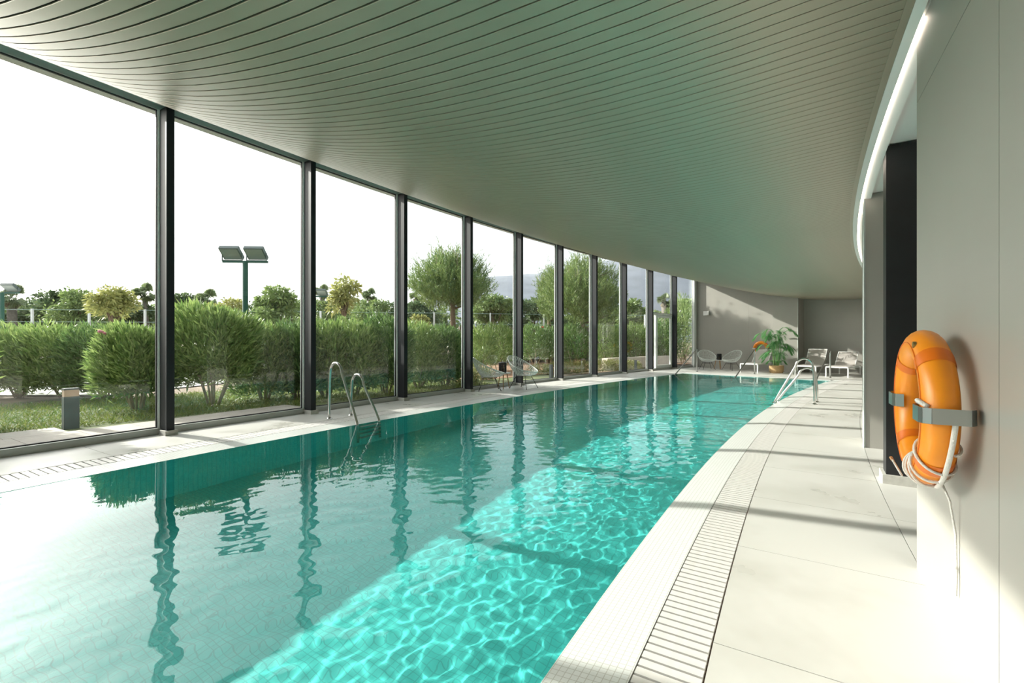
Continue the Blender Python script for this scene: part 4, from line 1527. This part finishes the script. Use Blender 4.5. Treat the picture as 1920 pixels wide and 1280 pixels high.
def fan_palm(label, px, Z, ytop, crown_px, trunk_r=0.2, skirt=0.5, seed=0):
    r = random.Random(seed)
    p = at(px, Z)
    H = 1.2 + (640 - ytop) * Z / 853.33
    cr = crown_px * Z / 853.33 / 2
    t = thing('fan_palm', label, 'tree', (p.x, p.y, -0.08), 0, group='fan palms beyond the hedge')
    hz = H - cr * 1.0
    MB().tube([(0, 0, 0), (0.05, 0, hz * 0.5), (0, 0, hz)], [trunk_r * 0.9, trunk_r * 0.8, trunk_r * 0.75], 10).build('trunk', M_PALMBARK, t, smooth=True, angle=None)

    def fan(az, el, L, mat, name):
        mb = MB()
        d = Vector((math.cos(az) * math.cos(el), math.sin(az) * math.cos(el), math.sin(el)))
        s = Vector((-math.sin(az), math.cos(az), 0))
        roll = r.uniform(-1.2, 1.2)
        s = (s * math.cos(roll) + d.cross(s) * math.sin(roll)).normalized()
        b = Vector((0, 0, hz))
        hub = b + d * L * 0.45
        mb.tube([b, hub], 0.02, 4)
        up = d.cross(s)
        for k in range(13):
            g = (k - 6) / 6 * 1.25
            q = (d * math.cos(g) + s * math.sin(g)).normalized()
            tip = hub + q * L * 0.6 + Vector((0, 0, -0.16 * L * abs(g)))
            mid = hub + q * L * 0.36
            w = (s * math.cos(g) - d * math.sin(g)) * 0.045 * L
            mb.add([hub, mid + w, tip, mid - w], [(0, 1, 2, 3)])
        mb.build(name, mat, t)
    for k in range(44):
        fan(2.4 * k, math.radians(-35 + 120 * ((k * 0.618) % 1)), cr * r.uniform(0.85, 1.12), M_FAN, 'frond')
    for k in range(int(22 * skirt)):
        fan(2.4 * k + 1, math.radians(r.uniform(-85, -55)), cr * r.uniform(0.55, 0.8), M_DEADFROND, 'dead_frond')


fan_palm('fan palm behind the single floodlight at the left edge', 22, 34, 528, 56, 0.35, 1.2, 1)
fan_palm('lone fan palm standing out left of the first column', 272, 36, 527, 42, 0.25, 0.8, 2)
fan_palm('distant fan palm right of the first column', 390, 46, 538, 44, 0.3, 0.3, 3)
fan_palm('dark fan palm at the left edge of the third window', 604, 36, 530, 34, 0.25, 0.3, 4)
fan_palm('distant fan palm at the right of the third window', 694, 40, 537, 34, 0.25, 0.4, 5)
fan_palm('fan palm with dry skirt above the glass door', 1247, 31, 547, 32, 0.32, 1.6, 6)
fan_palm('pale fan palm left of the small pine', 782, 44, 540, 30, 0.3, 0.6, 7)

# ------------------------------------------------------------------ floodlights, bollards, fence, stone wall
def flood_mast(label, px, Z, ytop, heads, w, face):
    p = at(px, Z)
    H = 1.2 + (640 - ytop) * Z / 853.33
    t = thing('flood_mast', label, 'floodlight', (p.x, p.y, -0.08), face, group='court floodlights')
    hb = H - 0.42 * w + 0.08
    MB().tube([(0, 0, 0), (0, 0, hb)], 0.06, 12).build('pole', M_GREENPOLE, t, smooth=True)
    span = 1.04 if heads == 2 else 0.62
    x0 = -span / 2 if heads == 2 else 0.0
    MB().box(((x0 + x0 + span) / 2, 0, hb), (span, 0.05, 0.05)).build('crossarm', M_GREENPOLE, t)
    xs = (-0.29, 0.27) if heads == 2 else (0.36,)
    for x in xs:
        hd = MB()
        R = Matrix.Rotation(math.radians(-40), 3, 'X')
        hd.box((x, -0.05, hb + 0.20), (w, 0.34, 0.09), R)
        h = hd.build('lamp_head', M_FLOODBODY, t)
        MB().box(Vector((x, -0.05, hb + 0.20)) + R @ Vector((0, 0, -0.048)), (w * 0.88, 0.29, 0.008), R).build('lens', M_FLOODLENS, h)
        MB().box((x - w / 2 - 0.008, -0.02, hb + 0.11), (0.012, 0.03, 0.20)).box((x + w / 2 + 0.008, -0.02, hb + 0.11), (0.012, 0.03, 0.20)).box((x, -0.02, hb + 0.03), (w, 0.03, 0.014)).build('yoke', M_FLOODBODY, h)


flood_mast('green mast with two floodlights rising behind the tall oleander bush', 460, 10.8, 476, 2, 0.44, math.radians(3))
flood_mast('green mast with one floodlight at the left edge of the view', 4, 16.5, 539, 1, 0.46, 0)
flood_mast('green mast with one floodlight at the left of the third window', 590, 21.5, 548, 1, 0.46, 0)


def bollard(label, px, Z, H, w, lit=True):
    p = at(px, Z)
    t = thing('bollard_light', label, 'bollard', (p.x, p.y, -0.05), heading(32), group='grey garden bollard lights')
    MB().box((0, 0, H * 0.40), (w, w * 0.62, H * 0.80)).build('body', M_BOLLARD, t)
    MB().box((0, 0, H * 0.88), (w * 0.96, w * 0.58, H * 0.16)).build('diffuser', M_DIFF if lit else M_BOLLARD, t)
    MB().box((0, 0, H * 0.98), (w, w * 0.62, H * 0.04)).build('cap', M_BOLLARD, t)


bollard('grey bollard light with a beige lamp section beside the path', 132.5, 6.5, 0.585, 0.165)
bollard('dark bollard behind the sixth window', 1033.5, 15.6, 0.46, 0.13, False)
bollard('dark bollard behind the ninth window', 1192, 19.3, 0.46, 0.13, False)

# spiked path light
p = at(1006, 18.5)
t = thing('spike_light', 'thin pale garden spike light behind the right woven chair', 'garden light', (p.x, p.y, -0.05), 0)
MB().tube([(0, 0, 0), (0, 0, 0.5)], 0.02, 8).build('stake', M_POST, t)
MB().tube([(-0.03, 0, 0.5), (0.10, -0.03, 0.62)], 0.055, 10).build('lamp_head', M_FLOODBODY, t, smooth=True)

fence = thing('court_fence', 'wire fence with pale posts beyond the hedge', 'fence', (-34, 23.5, -0.05), 0)
fp = [(-34, 23.5), (-20, 24.8), (-8, 26.6), (2, 28.6), (12, 30.2)]


def along(pts, step):
    out = []
    for (x0, y0), (x1, y1) in zip(pts[:-1], pts[1:]):
        L = math.hypot(x1 - x0, y1 - y0)
        k = int(L / step)
        out += [(x0 + (x1 - x0) * i / k, y0 + (y1 - y0) * i / k) for i in range(k)]
    return out + [pts[-1]]


posts = along(fp, 2.6)
pm = MB().box((0, 0, 1.5), (0.09, 0.09, 3.0)).mesh('post', M_POST)
for x, y in posts:
    o = link('post', pm, fence)
    o.location = (x + 34, y - 23.5, 0)
for z in (0.8, 1.6, 2.3, 2.95):
    MB().tube([(x + 34, y - 23.5, z) for x, y in posts], 0.012, 4).build('wire', M_WIRE, fence)

# dry stone wall
sw = thing('stone_wall', 'dark dry stone wall behind the bushes of the mulch bed', 'wall', (-3.0, 25.6, -0.05), 0)
A_, B_ = Vector((-3.0, 25.6)), Vector((9.5, 28.6))
Ls = (B_ - A_).length
ang = math.atan2((B_ - A_).y, (B_ - A_).x)
sw.rotation_euler = (0, 0, ang)
MB().box((Ls / 2, 0.18, 0.92), (Ls, 0.2, 1.84)).build('core', M_PLENUM, sw)
sms = []
for k in range(5):
    q, _ = None, None
    bmv = []
    for zz in (-1, 1):
        for yy2 in (-1, 1):
            for xx in (-1, 1):
                bmv.append((xx * (0.5 + random.uniform(-0.1, 0.0)), yy2 * 0.5 * random.uniform(0.8, 1.0), zz * (0.5 + random.uniform(-0.09, 0.0))))
    sms.append(MB().add(bmv, [(0, 2, 3, 1), (4, 5, 7, 6), (0, 1, 5, 4), (2, 6, 7, 3), (0, 4, 6, 2), (1, 3, 7, 5)]).mesh('stone', M_STONE))
zrow = 0.0
row = 0
while zrow < 1.9:
    hrow = random.uniform(0.20, 0.28)
    xx = -0.1 * (row % 2)
    while xx < Ls:
        wl = random.uniform(0.35, 0.75)
        o = link('stone', random.choice(sms), sw)
        o.location = (xx + wl / 2, random.uniform(-0.03, 0.03), zrow + hrow / 2)
        o.scale = (wl, 0.34, hrow)
        xx += wl
    zrow += hrow
    row += 1

struct('planter_wall', MB().arc(68.2, 68.5, 45.6, 50.5, -0.05, 0.46, 8), M_PLANTER, label='low beige garden wall outside the glass door')

# ------------------------------------------------------------------ hills
def ridge(name, label, pts, dist, depth, mat, rough=6.0, seed=0):
    r = np.random.default_rng(seed)
    xs = np.linspace(pts[0][0], pts[-1][0], 90)
    ys = np.interp(xs, [p[0] for p in pts], [p[1] for p in pts])
    nx, ny = 90, 16
    V = np.zeros((ny, nx, 3))
    for j in range(ny):
        f = j / (ny - 1)
        g = math.sin(PI * f)
        D = dist + depth * f
        hh = np.maximum((640 - ys) * (dist + depth * 0.5) / 853.33 + 1.2, 0)
        V[j, :, 0] = (xs - 960) * (dist + depth * 0.5) / 853.33
        V[j, :, 1] = D
        nz = rough * (np.sin(xs * 0.05 + j * 1.3) + np.sin(xs * 0.13 + j * 2.1) * 0.6 + r.normal(size=nx) * 0.18) * (g if j != ny // 2 else 0) * (1 - g * 0.6)
        V[j, :, 2] = hh * g ** 0.8 + nz - 2
    i0 = (np.arange(ny - 1)[:, None] * nx + np.arange(nx - 1)[None, :]).ravel()
    F = np.stack([i0, i0 + 1, i0 + nx + 1, i0 + nx], -1)
    o = link(name, np_mesh(name, V.reshape(-1, 3), F, [mat]))
    tag(o, label, kind='structure')


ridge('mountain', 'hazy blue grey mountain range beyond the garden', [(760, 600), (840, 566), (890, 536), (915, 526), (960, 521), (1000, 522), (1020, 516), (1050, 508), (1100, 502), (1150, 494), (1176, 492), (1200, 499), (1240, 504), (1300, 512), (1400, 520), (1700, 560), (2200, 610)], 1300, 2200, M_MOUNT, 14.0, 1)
ridge('hill', 'low wooded hill on the left horizon', [(-900, 600), (-300, 580), (-60, 560), (40, 556), (90, 560), (180, 572), (300, 582), (480, 592), (700, 600), (900, 612)], 260, 120, M_HILL, 1.6, 2)
